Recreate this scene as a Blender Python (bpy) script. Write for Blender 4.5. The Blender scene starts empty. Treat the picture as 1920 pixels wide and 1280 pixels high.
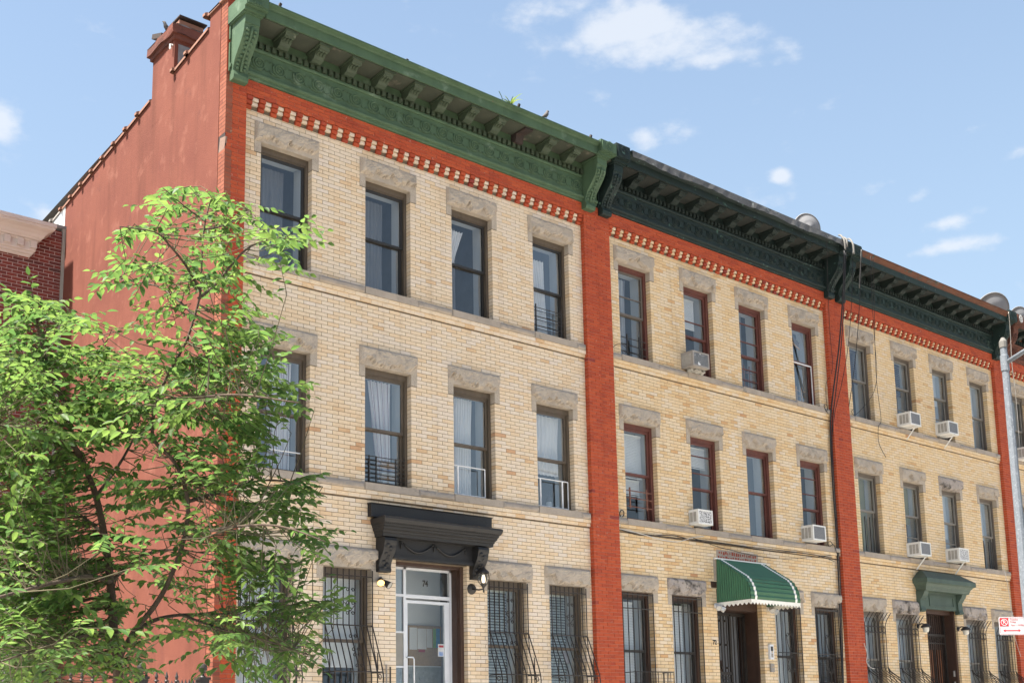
import bpy, math, random
from mathutils import Vector, Matrix, noise as mnoise
R_ = random.Random(7)
sc = bpy.context.scene
COL = sc.collection
rad = math.radians

# ------------------------------------------------------------------ camera (solved from the photograph's vanishing geometry)
FPX, PPX, PPY = 2223.344, 960.0, 981.778
YAW, PITCH, ROLL = rad(40.48213), rad(9.70843), rad(-1.11475)
CAM = Vector((-7.37, -15.0237, 1.65))
_fw = Vector((math.sin(YAW)*math.cos(PITCH), math.cos(YAW)*math.cos(PITCH), math.sin(PITCH)))
_r0 = Vector((math.cos(YAW), -math.sin(YAW), 0)); _u0 = _r0.cross(_fw)
_rt = _r0*math.cos(ROLL)+_u0*math.sin(ROLL); _up = -_r0*math.sin(ROLL)+_u0*math.cos(ROLL)
cam_d = bpy.data.cameras.new('camera'); cam = bpy.data.objects.new('camera', cam_d); COL.objects.link(cam)
cam_d.sensor_fit = 'HORIZONTAL'; cam_d.sensor_width = 36; cam_d.lens = FPX/1920*36
cam_d.shift_y = (PPY-640)/1920; cam_d.clip_end = 5000; cam_d.clip_start = .05
m3 = Matrix((_rt, _up, -_fw)).transposed()
cam.matrix_world = Matrix.Translation(CAM) @ m3.to_4x4()
sc.camera = cam
def ray(x, y): return _fw + _rt*((x-PPX)/FPX) + _up*((PPY-y)/FPX)
def P(x, y, Y=0.0):                       # point of the plane Y = const seen at a place of the photograph
    d = ray(x, y); return CAM + d*((Y-CAM.y)/d.y)
def PD(x, y, dist):                        # point at a given distance along the view axis
    return CAM + ray(x, y)*dist

# ------------------------------------------------------------------ sky, sun, exposure
SUN_EL, SUN_D = rad(64), rad(9)
to_sun = Vector((-math.cos(SUN_EL)*math.cos(SUN_D), math.cos(SUN_EL)*math.sin(SUN_D), math.sin(SUN_EL)))
w = bpy.data.worlds.new('World'); sc.world = w; w.use_nodes = True
nt = w.node_tree; nt.nodes.clear()
def N(t, loc=None, **k):
    n = nt.nodes.new(t)
    for a, b in k.items(): setattr(n, a, b)
    return n
def LK(a, b): nt.links.new(a, b)
sky = N('ShaderNodeTexSky', sky_type='NISHITA'); sky.sun_disc = False
sky.sun_elevation = SUN_EL; sky.sun_rotation = math.atan2(to_sun.x, to_sun.y)
sky.air_density = 1.0; sky.dust_density = 1.2; sky.ozone_density = 1.6; sky.altitude = 20
bg = N('ShaderNodeBackground'); out = N('ShaderNodeOutputWorld')
tc = N('ShaderNodeTexCoord')
def math_n(op, a, b=None, c=None):
    n = N('ShaderNodeMath', operation=op)
    for i, v in enumerate((a, b, c)):
        if v is None: continue
        if isinstance(v, (int, float)): n.inputs[i].default_value = v
        else: LK(v, n.inputs[i])
    return n.outputs[0]
def vdot(v, vec):
    n = N('ShaderNodeVectorMath', operation='DOT_PRODUCT'); LK(v, n.inputs[0]); n.inputs[1].default_value = vec; return n.outputs['Value']
D = tc.outputs['Generated']
nz = N('ShaderNodeTexNoise'); nz.inputs['Scale'].default_value = 24; nz.inputs['Detail'].default_value = 9; nz.inputs['Roughness'].default_value = .58
mp = N('ShaderNodeMapping'); mp.inputs['Scale'].default_value = (1, 1, 1.9); LK(D, mp.inputs['Vector']); LK(mp.outputs[0], nz.inputs['Vector'])
nz2 = N('ShaderNodeTexNoise'); nz2.inputs['Scale'].default_value = 3.1; nz2.inputs['Detail'].default_value = 7; nz2.inputs['Roughness'].default_value = .6
mp2 = N('ShaderNodeMapping'); mp2.inputs['Scale'].default_value = (1, 1, 3.0); mp2.inputs['Location'].default_value = (3.3, 1.7, .4)
LK(D, mp2.inputs['Vector']); LK(mp2.outputs[0], nz2.inputs['Vector'])
field = math_n('MULTIPLY', math_n('SUBTRACT', nz2.outputs[0], .60), 2.2)   # scattered fair-weather cloud over the whole dome
CL = [(1185,52,.042,.019,1.05),(1240,85,.060,.015,.95),(1130,80,.030,.014,.7),(1350,108,.050,.009,.8),(1440,121,.030,.006,.6),(1005,25,.036,.014,.75),(1060,8,.022,.010,.6),(1010,72,.022,.016,.45),(1360,48,.020,.012,.6),
      (0,232,.017,.017,1.0),(1465,330,.0075,.006,.95),(1215,268,.014,.010,.65),(1285,255,.022,.012,.6),(1800,460,.034,.006,.85),(1785,415,.020,.006,.8),(1722,372,.012,.005,.5),
      (1132,175,.012,.008,.5),(1830,398,.010,.005,.5),(110,405,.02,.008,.8),(1440,380,.02,.008,.45),(1905,288,.010,.005,.5)]
acc = field
for (px, py, sx, sy, a) in CL:
    d = ray(px, py).normalized(); e1 = d.cross(Vector((0,0,1))).normalized(); e2 = e1.cross(d)
    u = math_n('DIVIDE', vdot(D, e1), sx); v = math_n('DIVIDE', vdot(D, e2), sy)
    f = math_n('DIVIDE', vdot(D, d), 1.0)
    r2 = math_n('ADD', math_n('MULTIPLY', u, u), math_n('MULTIPLY', v, v))
    g = math_n('MULTIPLY', math_n('EXPONENT', math_n('MULTIPLY', r2, -.8)), a)
    g = math_n('MULTIPLY', g, math_n('GREATER_THAN', f, 0.0))
    acc = math_n('MAXIMUM', acc, g)
cl = math_n('ADD', acc, math_n('MULTIPLY', math_n('SUBTRACT', nz.outputs[0], .5), 1.9))
mr = N('ShaderNodeMapRange', interpolation_type='SMOOTHSTEP'); LK(cl, mr.inputs['Value'])
mr.inputs['From Min'].default_value = .22; mr.inputs['From Max'].default_value = .98
mr.inputs['To Max'].default_value = .72
veil = N('ShaderNodeMix', data_type='RGBA'); hz = math_n('POWER', math_n('SUBTRACT', 1.0, math_n('ABSOLUTE', vdot(D, (0,0,1)))), 2.2)       # haze thickens towards the horizon
LK(math_n('ADD', math_n('MULTIPLY', hz, 1.25), .17), veil.inputs['Factor']); veil.clamp_factor = True
LK(sky.outputs[0], veil.inputs['A']); veil.inputs['B'].default_value = (2.45, 3.25, 4.05, 1)
mx = N('ShaderNodeMix', data_type='RGBA'); LK(mr.outputs[0], mx.inputs['Factor']); LK(veil.outputs['Result'], mx.inputs['A'])
mx.inputs['B'].default_value = (3.9, 4.05, 4.3, 1)
LK(mx.outputs['Result'], bg.inputs['Color']); LK(bg.outputs[0], out.inputs['Surface'])
bg.inputs['Strength'].default_value = .060
sun_d = bpy.data.lights.new('sun', 'SUN'); sun_d.energy = 5.0; sun_d.angle = rad(4.0); sun_d.color = (1, .93, .83)
sun = bpy.data.objects.new('sun', sun_d); COL.objects.link(sun)
sun.rotation_euler = (-to_sun).to_track_quat('-Z', 'Y').to_euler(); sun.location = (-20, 0, 30)
vs = sc.view_settings; vs.view_transform = 'Standard'; vs.look = 'None'; vs.exposure = 2.0; vs.gamma = 1; vs.use_curve_mapping = False
sc.cycles.max_bounces = 7; sc.cycles.diffuse_bounces = 4; sc.cycles.transparent_max_bounces = 12; sc.cycles.caustics_reflective = False; sc.cycles.caustics_refractive = False
sc.cycles.use_denoising = True

# ------------------------------------------------------------------ materials
MATS = {}
def mat(name, c1, c2=None, scale=3.0, rough=.7, bump=0.0, bscale=45.0, metal=0.0, spec=.4, spots=(), streak=0.0, detail=5, sheen=0):
    """procedural paint / stone / metal: two tones mixed by noise, optional spot layers (colour, scale, threshold), vertical streaks, fine relief"""
    m = bpy.data.materials.new(name); m.use_nodes = True; t = m.node_tree; b = t.nodes['Principled BSDF']
    g = t.nodes.new('ShaderNodeNewGeometry'); L = t.links.new
    def noise(s, vec=None, d=detail):
        n = t.nodes.new('ShaderNodeTexNoise'); n.inputs['Scale'].default_value = s; n.inputs['Detail'].default_value = d; n.inputs['Roughness'].default_value = .6
        L(vec or g.outputs['Position'], n.inputs['Vector']); return n.outputs[0]
    def ramp(f, a, bb):
        r = t.nodes.new('ShaderNodeMapRange'); r.inputs['From Min'].default_value = a; r.inputs['From Max'].default_value = bb; L(f, r.inputs['Value']); return r.outputs[0]
    def mixc(f, A, B):
        x = t.nodes.new('ShaderNodeMix'); x.data_type = 'RGBA'; L(f, x.inputs['Factor'])
        for k, v in (('A', A), ('B', B)):
            if isinstance(v, tuple): x.inputs[k].default_value = (*v, 1)
            else: L(v, x.inputs[k])
        return x.outputs['Result']
    c2 = c2 or tuple(x*.78 for x in c1)
    c = mixc(ramp(noise(scale), .32, .68), c1, c2)
    if streak:
        mp = t.nodes.new('ShaderNodeMapping'); mp.inputs['Scale'].default_value = (1, 1, .09); L(g.outputs['Position'], mp.inputs['Vector'])
        c = mixc(ramp(noise(streak, mp.outputs[0]), .5, .85), c, tuple(x*.55 for x in c1))
    for col, s, thr, soft in spots:
        c = mixc(ramp(noise(s), thr, thr+soft), c, col)
    L(c, b.inputs['Base Color']); b.inputs['Roughness'].default_value = rough; b.inputs['Metallic'].default_value = metal
    b.inputs['Specular IOR Level'].default_value = spec
    if bump:
        bn = t.nodes.new('ShaderNodeBump'); bn.inputs['Strength'].default_value = bump; bn.inputs['Distance'].default_value = .02
        L(noise(bscale), bn.inputs['Height']); L(bn.outputs[0], b.inputs['Normal'])
    MATS[name] = m; return m
def brick_mat(name, stops, tone, rough=.6, bump=.25, spec=.3, dirt=(.2,.16,.12), dirt_thr=.62, chip=(.30,.22,.15)):
    """one colour for each brick (from its own random number), a soft drift across the wall, firing specks and grime"""
    m = bpy.data.materials.new(name); m.use_nodes = True; t = m.node_tree; b = t.nodes['Principled BSDF']; L = t.links.new
    a1 = t.nodes.new('ShaderNodeAttribute'); a1.attribute_name = 'rnd'; a1.attribute_type = 'GEOMETRY'
    a2 = t.nodes.new('ShaderNodeAttribute'); a2.attribute_name = 'rnd'; a2.attribute_type = 'OBJECT'
    ad = t.nodes.new('ShaderNodeMath'); ad.operation = 'ADD'; L(a1.outputs['Fac'], ad.inputs[0]); L(a2.outputs['Fac'], ad.inputs[1])
    g = t.nodes.new('ShaderNodeNewGeometry')
    n = t.nodes.new('ShaderNodeTexNoise'); n.inputs['Scale'].default_value = .45; n.inputs['Detail'].default_value = 4; L(g.outputs['Position'], n.inputs['Vector'])
    sh = t.nodes.new('ShaderNodeMath'); sh.operation = 'MULTIPLY_ADD'; L(n.outputs[0], sh.inputs[0]); sh.inputs[1].default_value = tone; sh.inputs[2].default_value = -tone*.5
    s2 = t.nodes.new('ShaderNodeMath'); s2.operation = 'ADD'; s2.use_clamp = True; L(ad.outputs[0], s2.inputs[0]); L(sh.outputs[0], s2.inputs[1])
    r = t.nodes.new('ShaderNodeValToRGB'); L(s2.outputs[0], r.inputs[0])
    e = r.color_ramp.elements
    while len(e) < len(stops): e.new(.5)
    for i, (p, c) in enumerate(stops): e[i].position = p; e[i].color = (*c, 1)
    n2 = t.nodes.new('ShaderNodeTexNoise'); n2.inputs['Scale'].default_value = 26; n2.inputs['Detail'].default_value = 4; L(g.outputs['Position'], n2.inputs['Vector'])
    n3 = t.nodes.new('ShaderNodeTexNoise'); n3.inputs['Scale'].default_value = 2.2; n3.inputs['Detail'].default_value = 8; n3.inputs['Roughness'].default_value = .7; L(g.outputs['Position'], n3.inputs['Vector'])
    mr = t.nodes.new('ShaderNodeMapRange'); mr.inputs['From Min'].default_value = dirt_thr; mr.inputs['From Max'].default_value = dirt_thr+.2; mr.inputs['To Max'].default_value = .45; L(n3.outputs[0], mr.inputs['Value'])
    hs = t.nodes.new('ShaderNodeMix'); hs.data_type = 'RGBA'; hs.blend_type = 'MULTIPLY'
    mr2 = t.nodes.new('ShaderNodeMapRange'); mr2.inputs['From Min'].default_value = .3; mr2.inputs['From Max'].default_value = .75; mr2.inputs['To Max'].default_value = .35; L(n2.outputs[0], mr2.inputs['Value'])
    L(mr2.outputs[0], hs.inputs['Factor']); L(r.outputs[0], hs.inputs['A']); hs.inputs['B'].default_value = (.72, .66, .6, 1)
    dm = t.nodes.new('ShaderNodeMix'); dm.data_type = 'RGBA'; L(mr.outputs[0], dm.inputs['Factor']); L(hs.outputs['Result'], dm.inputs['A']); dm.inputs['B'].default_value = (*dirt, 1)
    mp = t.nodes.new('ShaderNodeMapping'); mp.inputs['Scale'].default_value = (3.2, 3.2, .16); L(g.outputs['Position'], mp.inputs['Vector'])
    n4 = t.nodes.new('ShaderNodeTexNoise'); n4.inputs['Scale'].default_value = 1.6; n4.inputs['Detail'].default_value = 6; n4.inputs['Roughness'].default_value = .65; L(mp.outputs[0], n4.inputs['Vector'])
    mr3 = t.nodes.new('ShaderNodeMapRange'); mr3.inputs['From Min'].default_value = .52; mr3.inputs['From Max'].default_value = .80; mr3.inputs['To Max'].default_value = .55; L(n4.outputs[0], mr3.inputs['Value'])
    st = t.nodes.new('ShaderNodeMix'); st.data_type = 'RGBA'; st.blend_type = 'MULTIPLY'; L(mr3.outputs[0], st.inputs['Factor']); L(dm.outputs['Result'], st.inputs['A']); st.inputs['B'].default_value = (.66, .60, .55, 1)
    n5 = t.nodes.new('ShaderNodeTexNoise'); n5.inputs['Scale'].default_value = 17; n5.inputs['Detail'].default_value = 3; L(g.outputs['Position'], n5.inputs['Vector'])
    mr4 = t.nodes.new('ShaderNodeMapRange'); mr4.inputs['From Min'].default_value = .70; mr4.inputs['From Max'].default_value = .74; mr4.inputs['To Max'].default_value = .7; L(n5.outputs[0], mr4.inputs['Value'])
    cx_ = t.nodes.new('ShaderNodeMix'); cx_.data_type = 'RGBA'; L(mr4.outputs[0], cx_.inputs['Factor']); L(st.outputs['Result'], cx_.inputs['A']); cx_.inputs['B'].default_value = (*chip, 1)
    L(cx_.outputs['Result'], b.inputs['Base Color']); b.inputs['Roughness'].default_value = rough; b.inputs['Specular IOR Level'].default_value = spec
    bn = t.nodes.new('ShaderNodeBump'); bn.inputs['Strength'].default_value = bump; bn.inputs['Distance'].default_value = .01; L(n2.outputs[0], bn.inputs['Height']); L(bn.outputs[0], b.inputs['Normal'])
    MATS[name] = m; return m
def glass_mat(name, tint=(.86,.9,.9), ior=1.75, rough=.0):
    m = bpy.data.materials.new(name); m.use_nodes = True; t = m.node_tree; t.nodes.clear(); L = t.links.new
    o = t.nodes.new('ShaderNodeOutputMaterial'); mx = t.nodes.new('ShaderNodeMixShader'); tr = t.nodes.new('ShaderNodeBsdfTransparent'); gl = t.nodes.new('ShaderNodeBsdfGlossy'); ge = t.nodes.new('ShaderNodeNewGeometry')
    tr.inputs[0].default_value = (*tint, 1); gl.inputs['Roughness'].default_value = rough
    f0 = ((ior-1)/(ior+1))**2
    def mth(op, a, b=None):
        n_ = t.nodes.new('ShaderNodeMath'); n_.operation = op
        for i_, v_ in enumerate((a, b)):
            if v_ is None: continue
            if isinstance(v_, (int, float)): n_.inputs[i_].default_value = v_
            else: L(v_, n_.inputs[i_])
        return n_.outputs[0]
    dp = t.nodes.new('ShaderNodeVectorMath'); dp.operation = 'DOT_PRODUCT'; L(ge.outputs['Incoming'], dp.inputs[0]); L(ge.outputs['Normal'], dp.inputs[1])
    fac = mth('ADD', mth('MULTIPLY', mth('POWER', mth('SUBTRACT', 1.0, mth('ABSOLUTE', dp.outputs['Value'])), 5.0), 1-f0), f0)
    g = t.nodes.new('ShaderNodeNewGeometry'); n = t.nodes.new('ShaderNodeTexNoise'); n.inputs['Scale'].default_value = 1.6; n.inputs['Detail'].default_value = 2; L(g.outputs['Position'], n.inputs['Vector'])
    bn = t.nodes.new('ShaderNodeBump'); bn.inputs['Strength'].default_value = .05; bn.inputs['Distance'].default_value = .03; L(n.outputs[0], bn.inputs['Height']); L(bn.outputs[0], gl.inputs['Normal'])
    L(fac, mx.inputs[0]); L(tr.outputs[0], mx.inputs[1]); L(gl.outputs[0], mx.inputs[2]); L(mx.outputs[0], o.inputs[0])
    MATS[name] = m; return m
def emit_mat(name, col, s):
    m = bpy.data.materials.new(name); m.use_nodes = True; b = m.node_tree.nodes['Principled BSDF']
    b.inputs['Emission Color'].default_value = (*col, 1); b.inputs['Emission Strength'].default_value = s; b.inputs['Base Color'].default_value = (*col, 1); MATS[name] = m
brick_mat('yellow_brick', [(0,(0.641,0.553,0.463)),(0.35,(0.658,0.547,0.413)),(0.62,(0.658,0.518,0.357)),(0.86,(0.635,0.483,0.320)),(0.97,(0.567,0.379,0.215)),(1,(0.504,0.307,0.173))], .5, dirt_thr=.60)
brick_mat('yellow_brick_deep', [(0,(0.648,0.524,0.374)),(0.3,(0.654,0.506,0.32)),(0.62,(0.648,0.476,0.272)),(0.86,(0.624,0.44,0.236)),(0.97,(0.548,0.332,0.152)),(1,(0.484,0.276,0.136))], .5, dirt_thr=.58)
brick_mat('yellow_brick_mid', [(0,(.645,.545,.425)),(.3,(.655,.52,.345)),(.62,(.65,.48,.28)),(.86,(.62,.435,.235)),(.97,(.56,.34,.16)),(1,(.48,.26,.13))], .5, dirt_thr=.60)
brick_mat('red_brick', [(0,(.30,.056,.030)),(.4,(.38,.071,.031)),(.75,(.42,.083,.034)),(.94,(.36,.061,.029)),(1,(.23,.046,.037))], .3, rough=.7, spec=.15, dirt=(.16,.05,.035), dirt_thr=.60, chip=(.42,.24,.19))
brick_mat('sunlit_return_brick', [(0,(.20,.075,.050)),(.4,(.235,.085,.055)),(.75,(.26,.100,.066)),(.94,(.21,.070,.045)),(1,(.17,.06,.045))], .3, rough=.85, spec=.1, dirt=(.12,.05,.04), dirt_thr=.62)  # sunlit look of the corner return put into its own duller red
brick_mat('brown_brick', [(0,(.10,.026,.024)),(.4,(.15,.034,.028)),(.75,(.19,.042,.032)),(.9,(.08,.030,.028)),(1,(.07,.045,.038))], .3, rough=.75, dirt=(.08,.03,.03))
mat('mortar_brown', (.105,.078,.052), (.155,.12,.085), 8, .95, .3)
mat('mortar_pink', (.42,.22,.165), (.47,.29,.23), 6, .95, .3)
mat('mortar_white', (.56,.50,.48), (.48,.42,.40), 6, .95, .3)
mat('stucco', (.166,.060,.042), (.132,.046,.034), .9, .92, .25, 55, spec=.12, streak=2.6, spots=(((.196,.080,.058), 2.6, .56, .16), ((.110,.042,.034), 2.2, .60, .16), ((.27,.19,.17), 24, .80, .04)))
mat('white_paint', (.66,.67,.66), (.58,.59,.58), 3, .8, .2, 30, streak=6)
mat('limestone', (.43,.37,.305), (.345,.30,.25), 6, .95, 1.0, 45, spec=.1, spots=(((.26,.23,.195), 3, .58, .25), ((.52,.455,.385), 40, .60, .2)))
mat('limestone_dark', (.40,.35,.31), (.30,.265,.24), 4, .95, .7, 70, spec=.1, spots=(((.085,.075,.068), 4.5, .52, .14), ((.12,.10,.09), 13, .58, .12)))
mat('sill_stone', (.36,.31,.26), (.29,.25,.21), 5, .92, .4, 60, spec=.1, spots=(((.17,.155,.14), 6, .60, .2),))
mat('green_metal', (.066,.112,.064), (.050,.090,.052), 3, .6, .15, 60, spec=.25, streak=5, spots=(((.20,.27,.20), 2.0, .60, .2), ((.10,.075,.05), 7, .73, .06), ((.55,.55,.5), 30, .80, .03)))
mat('shaded_green_metal', (.044,.062,.038), (.032,.046,.029), 4, .6, .15, 60, spec=.3, spots=(((.10,.11,.08), 6, .62, .12), ((.10,.05,.03), 9, .72, .06)))  # green metal darkened for modillions and dentils, their shadow put into the colour
mat('green_soffit', (.050,.056,.040), (.034,.041,.029), 5, .8, .2, 40, spots=(((.13,.11,.085), 3, .62, .12), ((.15,.06,.03), 8, .72, .08)))  # base tone darkened to carry the shade under the cornice
mat('dark_green_metal', (.013,.025,.023), (.009,.017,.017), 4, .6, .15, 60, spec=.25, streak=5, spots=(((.09,.17,.14), 9, .63, .12), ((.30,.40,.36), 38, .76, .04)))
mat('dark_green_soffit', (.026,.029,.025), (.014,.017,.016), 5, .8, .2, 40, spots=(((.10,.055,.035), 7, .66, .1),))  # dark soffit, underside shade likewise put into the base tone
mat('teal_metal', (.016,.031,.027), (.011,.022,.020), 4, .6, .15, 60, spec=.25, streak=5, spots=(((.11,.19,.16), 9, .63, .12), ((.42,.40,.33), 12, .74, .05), ((.30,.13,.05), 4, .70, .06)))
mat('shaded_dark_green', (.016,.024,.021), (.010,.016,.015), 4, .7, .15, 60, spec=.2, spots=(((.05,.075,.065), 9, .64, .1), ((.06,.03,.02), 7, .72, .06)))  # darker tone for down-facing modillions, shade painted in against ground bounce
mat('rusty_crown', (.135,.062,.042), (.095,.050,.036), 5, .9, .4, 40, spec=.1, spots=(((.10,.085,.075), 4, .55, .12), ((.32,.29,.26), 20, .68, .05), ((.04,.07,.06), 7, .58, .08)))
mat('rust_brown', (.13,.055,.038), (.085,.042,.034), 5, .85, .4, 40, spec=.15, spots=(((.34,.14,.05), 6, .62, .1), ((.42,.40,.38), 14, .70, .06)))
mat('grey_frieze', (.32,.34,.36), (.25,.27,.29), 5, .8, .2, spots=(((.12,.10,.09), 16, .6, .1),))
mat('grey_sheet', (.085,.083,.08), (.05,.05,.05), 6, .6, .3, 30, spots=(((.20,.225,.22), 9, .60, .14), ((.035,.035,.035), 14, .62, .1)))
mat('roof_felt', (.07,.07,.07), (.10,.095,.09), 3, .95, .3)
mat('bronze', (.105,.082,.060), (.085,.067,.05), 5, .45, .05, spec=.4, streak=9)
mat('black_sash', (.022,.020,.018), (.03,.027,.024), 5, .4, spec=.4)
mat('maroon_frame', (.125,.045,.034), (.095,.034,.028), 5, .5, .1, spec=.4, streak=9)
mat('grey_frame', (.125,.105,.088), (.10,.085,.07), 5, .5, spec=.4)
mat('grey_sash', (.20,.185,.165), (.16,.15,.13), 5, .5, spec=.4)
mat('dark_wood', (.060,.032,.022), (.042,.024,.018), 6, .5, .2, 30, streak=14)
mat('orange_wood', (.20,.075,.03), (.12,.045,.02), 6, .45, .2, 30, streak=14)
mat('white_frame', (.62,.63,.64), (.56,.57,.58), 4, .4)
glass_mat('glass', (.95,.97,.97), 2.1); glass_mat('glass_bright', (.95,.97,.97), 2.9); glass_mat('glass_clear', (.97,.98,.98), 1.6)
mat('plaster', (.50,.52,.53), (.46,.48,.49), 2, .9)
mat('room_grey', (.20,.21,.23), (.14,.15,.165), 1.5, .95)
mat('olive_shade', (.19,.19,.10), (.15,.15,.08), 2, .9)
mat('blind_white', (.62,.64,.65), (.56,.58,.59), 4, .6)
mat('blind_slat', (.52,.57,.55), (.45,.50,.48), 4, .6)
mat('blind_navy', (.035,.045,.085), (.025,.032,.062), 4, .6)
def cloth_mat(name, base, stripe=None, sc_=14):
    m = mat(name, base, tuple(x*.9 for x in base), 3, .95); t = m.node_tree; b = t.nodes['Principled BSDF']
    if stripe:
        u = t.nodes.new('ShaderNodeUVMap'); wv = t.nodes.new('ShaderNodeTexWave'); wv.inputs['Scale'].default_value = sc_; wv.inputs['Distortion'].default_value = 0; t.links.new(u.outputs[0], wv.inputs['Vector'])
        r = t.nodes.new('ShaderNodeMapRange'); r.inputs['From Min'].default_value = .86; r.inputs['From Max'].default_value = .94; t.links.new(wv.outputs['Fac'], r.inputs['Value'])
        x = t.nodes.new('ShaderNodeMix'); x.data_type = 'RGBA'; t.links.new(r.outputs[0], x.inputs['Factor']); src = b.inputs['Base Color'].links[0].from_socket; t.links.new(src, x.inputs['A']); x.inputs['B'].default_value = (*stripe, 1); t.links.new(x.outputs['Result'], b.inputs['Base Color'])
    tr = t.nodes.new('ShaderNodeBsdfTranslucent'); tr.inputs[0].default_value = (*base, 1); ms = t.nodes.new('ShaderNodeMixShader'); ms.inputs[0].default_value = .3
    o = t.nodes['Material Output']; t.links.new(b.outputs[0], ms.inputs[1]); t.links.new(tr.outputs[0], ms.inputs[2]); t.links.new(ms.outputs[0], o.inputs[0]); return m
cloth_mat('curtain_white', (.86,.86,.87)); cloth_mat('curtain_stripe', (.86,.85,.87), (.28,.14,.22), 5.0); cloth_mat('curtain_sheer', (.20,.21,.235)); cloth_mat('curtain_grey', (.46,.48,.52), (.05,.05,.09), 2.2)
mat('iron', (.018,.016,.015), (.030,.024,.020), 8, .5, .2, spec=.4)
mat('iron_brown', (.022,.015,.012), (.014,.010,.008), 8, .6, .2, spec=.4)
mat('rust_bar', (.17,.075,.05), (.12,.05,.035), 10, .8, .3)
mat('white_bar', (.68,.69,.70), None, 10, .4)
mat('hood_black', (.0075,.007,.0075), (.012,.0115,.012), 5, .55, .3, 50, spec=.45, spots=(((.45,.40,.34), 26, .765, .03),))
mat('hood_green', (.055,.085,.065), (.045,.070,.055), 4, .6, .12, spots=(((.075,.105,.085), 3, .55, .2),), streak=6)
mat('awning_green', (.036,.122,.056), (.030,.100,.047), 3, .4, .05, spec=.4, spots=(((.10,.13,.06), 2.2, .60, .3),))
mat('awning_white', (.78,.76,.70), (.70,.68,.62), 6, .6)
mat('awning_inside', (.26,.20,.10), (.19,.145,.075), 5, .8)
mat('aluminium', (.60,.62,.66), (.54,.56,.60), 4, .35, spec=.5)
mat('steel_panel', (.25,.24,.22), (.19,.185,.17), 4, .5, spots=(((.42,.42,.41), 16, .68, .08),))
mat('ledge_tile', (.30,.33,.33), (.20,.22,.225), 9, .8)
mat('cork', (.30,.205,.115), (.25,.17,.095), 20, .95)
mat('paper', (.55,.56,.55), (.50,.51,.50), 5, .9)
mat('poster_green', (.12,.30,.08), (.20,.38,.10), 20, .7); mat('poster_blue', (.02,.17,.36), (.03,.24,.45), 20, .7); mat('poster_red', (.32,.05,.06), None, 10, .7)
mat('ac_white', (.64,.64,.62), (.57,.57,.55), 5, .5, spots=(((.36,.35,.33), 8, .68, .15),)); mat('ac_coil', (.16,.165,.175), (.12,.125,.135), 30, .6, .3, 90)
mat('ac_coil_worn', (.10,.105,.11), (.15,.155,.16), 9, .6, .3, 90, spots=(((.72,.73,.74), 10, .60, .05),)); mat('ac_vent', (.34,.33,.30), (.26,.25,.23), 12, .7)
mat('ac_coil_flaked', (.55,.55,.55), (.6,.6,.6), 9, .6, .2, 90, spots=(((.05,.05,.055), 48, .50, .04),))
mat('galvanised', (.155,.175,.20), (.115,.133,.155), 14, .6, .1, spec=.3, spots=(((.22,.24,.26), 30, .55, .1), ((.09,.095,.10), 5, .72, .1)))
mat('sign_white', (.50,.51,.52), None, 4, .5); mat('sign_red', (.50,.016,.024), None, 4, .5)
mat('asphalt', (.18,.172,.158), (.21,.20,.185), 3, .95, .4, 90); mat('pavement', (.56,.53,.48), (.50,.475,.43), 1.5, .95, .3, 60); mat('kerb_stone', (.36,.35,.33), None, 6, .9); mat('road_paint', (.62,.62,.6), None, 8, .8)
mat('earth', (.26,.22,.17), None, 4, .95)
mat('brownstone', (.20,.13,.10), (.16,.10,.08), 3, .9, .3)
mat('dish_grey', (.17,.172,.18), (.15,.152,.16), 3, .6); mat('clay', (.25,.125,.085), (.20,.10,.07), 5, .85, .2); mat('lead', (.22,.22,.225), (.13,.13,.135), 6, .7, .2, streak=12); mat('soot_metal', (.022,.018,.017), (.040,.024,.020), 6, .8, .2)
mat('cable_black', (.014,.013,.016), None, 10, .6); mat('cable_white', (.55,.53,.49), None, 10, .6); mat('brass', (.55,.33,.10), None, 8, .3, metal=.8)
mat('lantern_glass', (.62,.60,.54), None, 8, .25); emit_mat('lamp_glow', (1,.86,.62), 1.2); emit_mat('flood_glow', (1,.55,.15), .8)
mat('lens_white', (.4,.39,.36), None, 8, .3)
mat('cornice_pink', (.52,.455,.425), (.47,.41,.385), 2, .85, .2); mat('trim_grey', (.30,.275,.25), None, 5, .9, .2)
mat('bird_feather', (.045,.040,.040), (.09,.085,.085), 40, .8); mat('book_blue', (.10,.20,.42), (.5,.5,.52), 9, .8); mat('cardboard', (.42,.27,.15), None, 6, .9)
mat('twig', (.10,.085,.045), (.07,.06,.035), 14, .9)
mat('conduit_grey', (.15,.145,.135), None, 8, .8)
mat('cap_stucco', (.150,.058,.044), (.075,.040,.034), 2.6, .95, .4, 40, spec=.1, spots=(((.045,.038,.036), 4, .60, .15), ((.22,.17,.15), 9, .70, .08)))
mat('bark', (.105,.075,.055), (.065,.046,.035), 14, .95, .7, 60)
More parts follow.
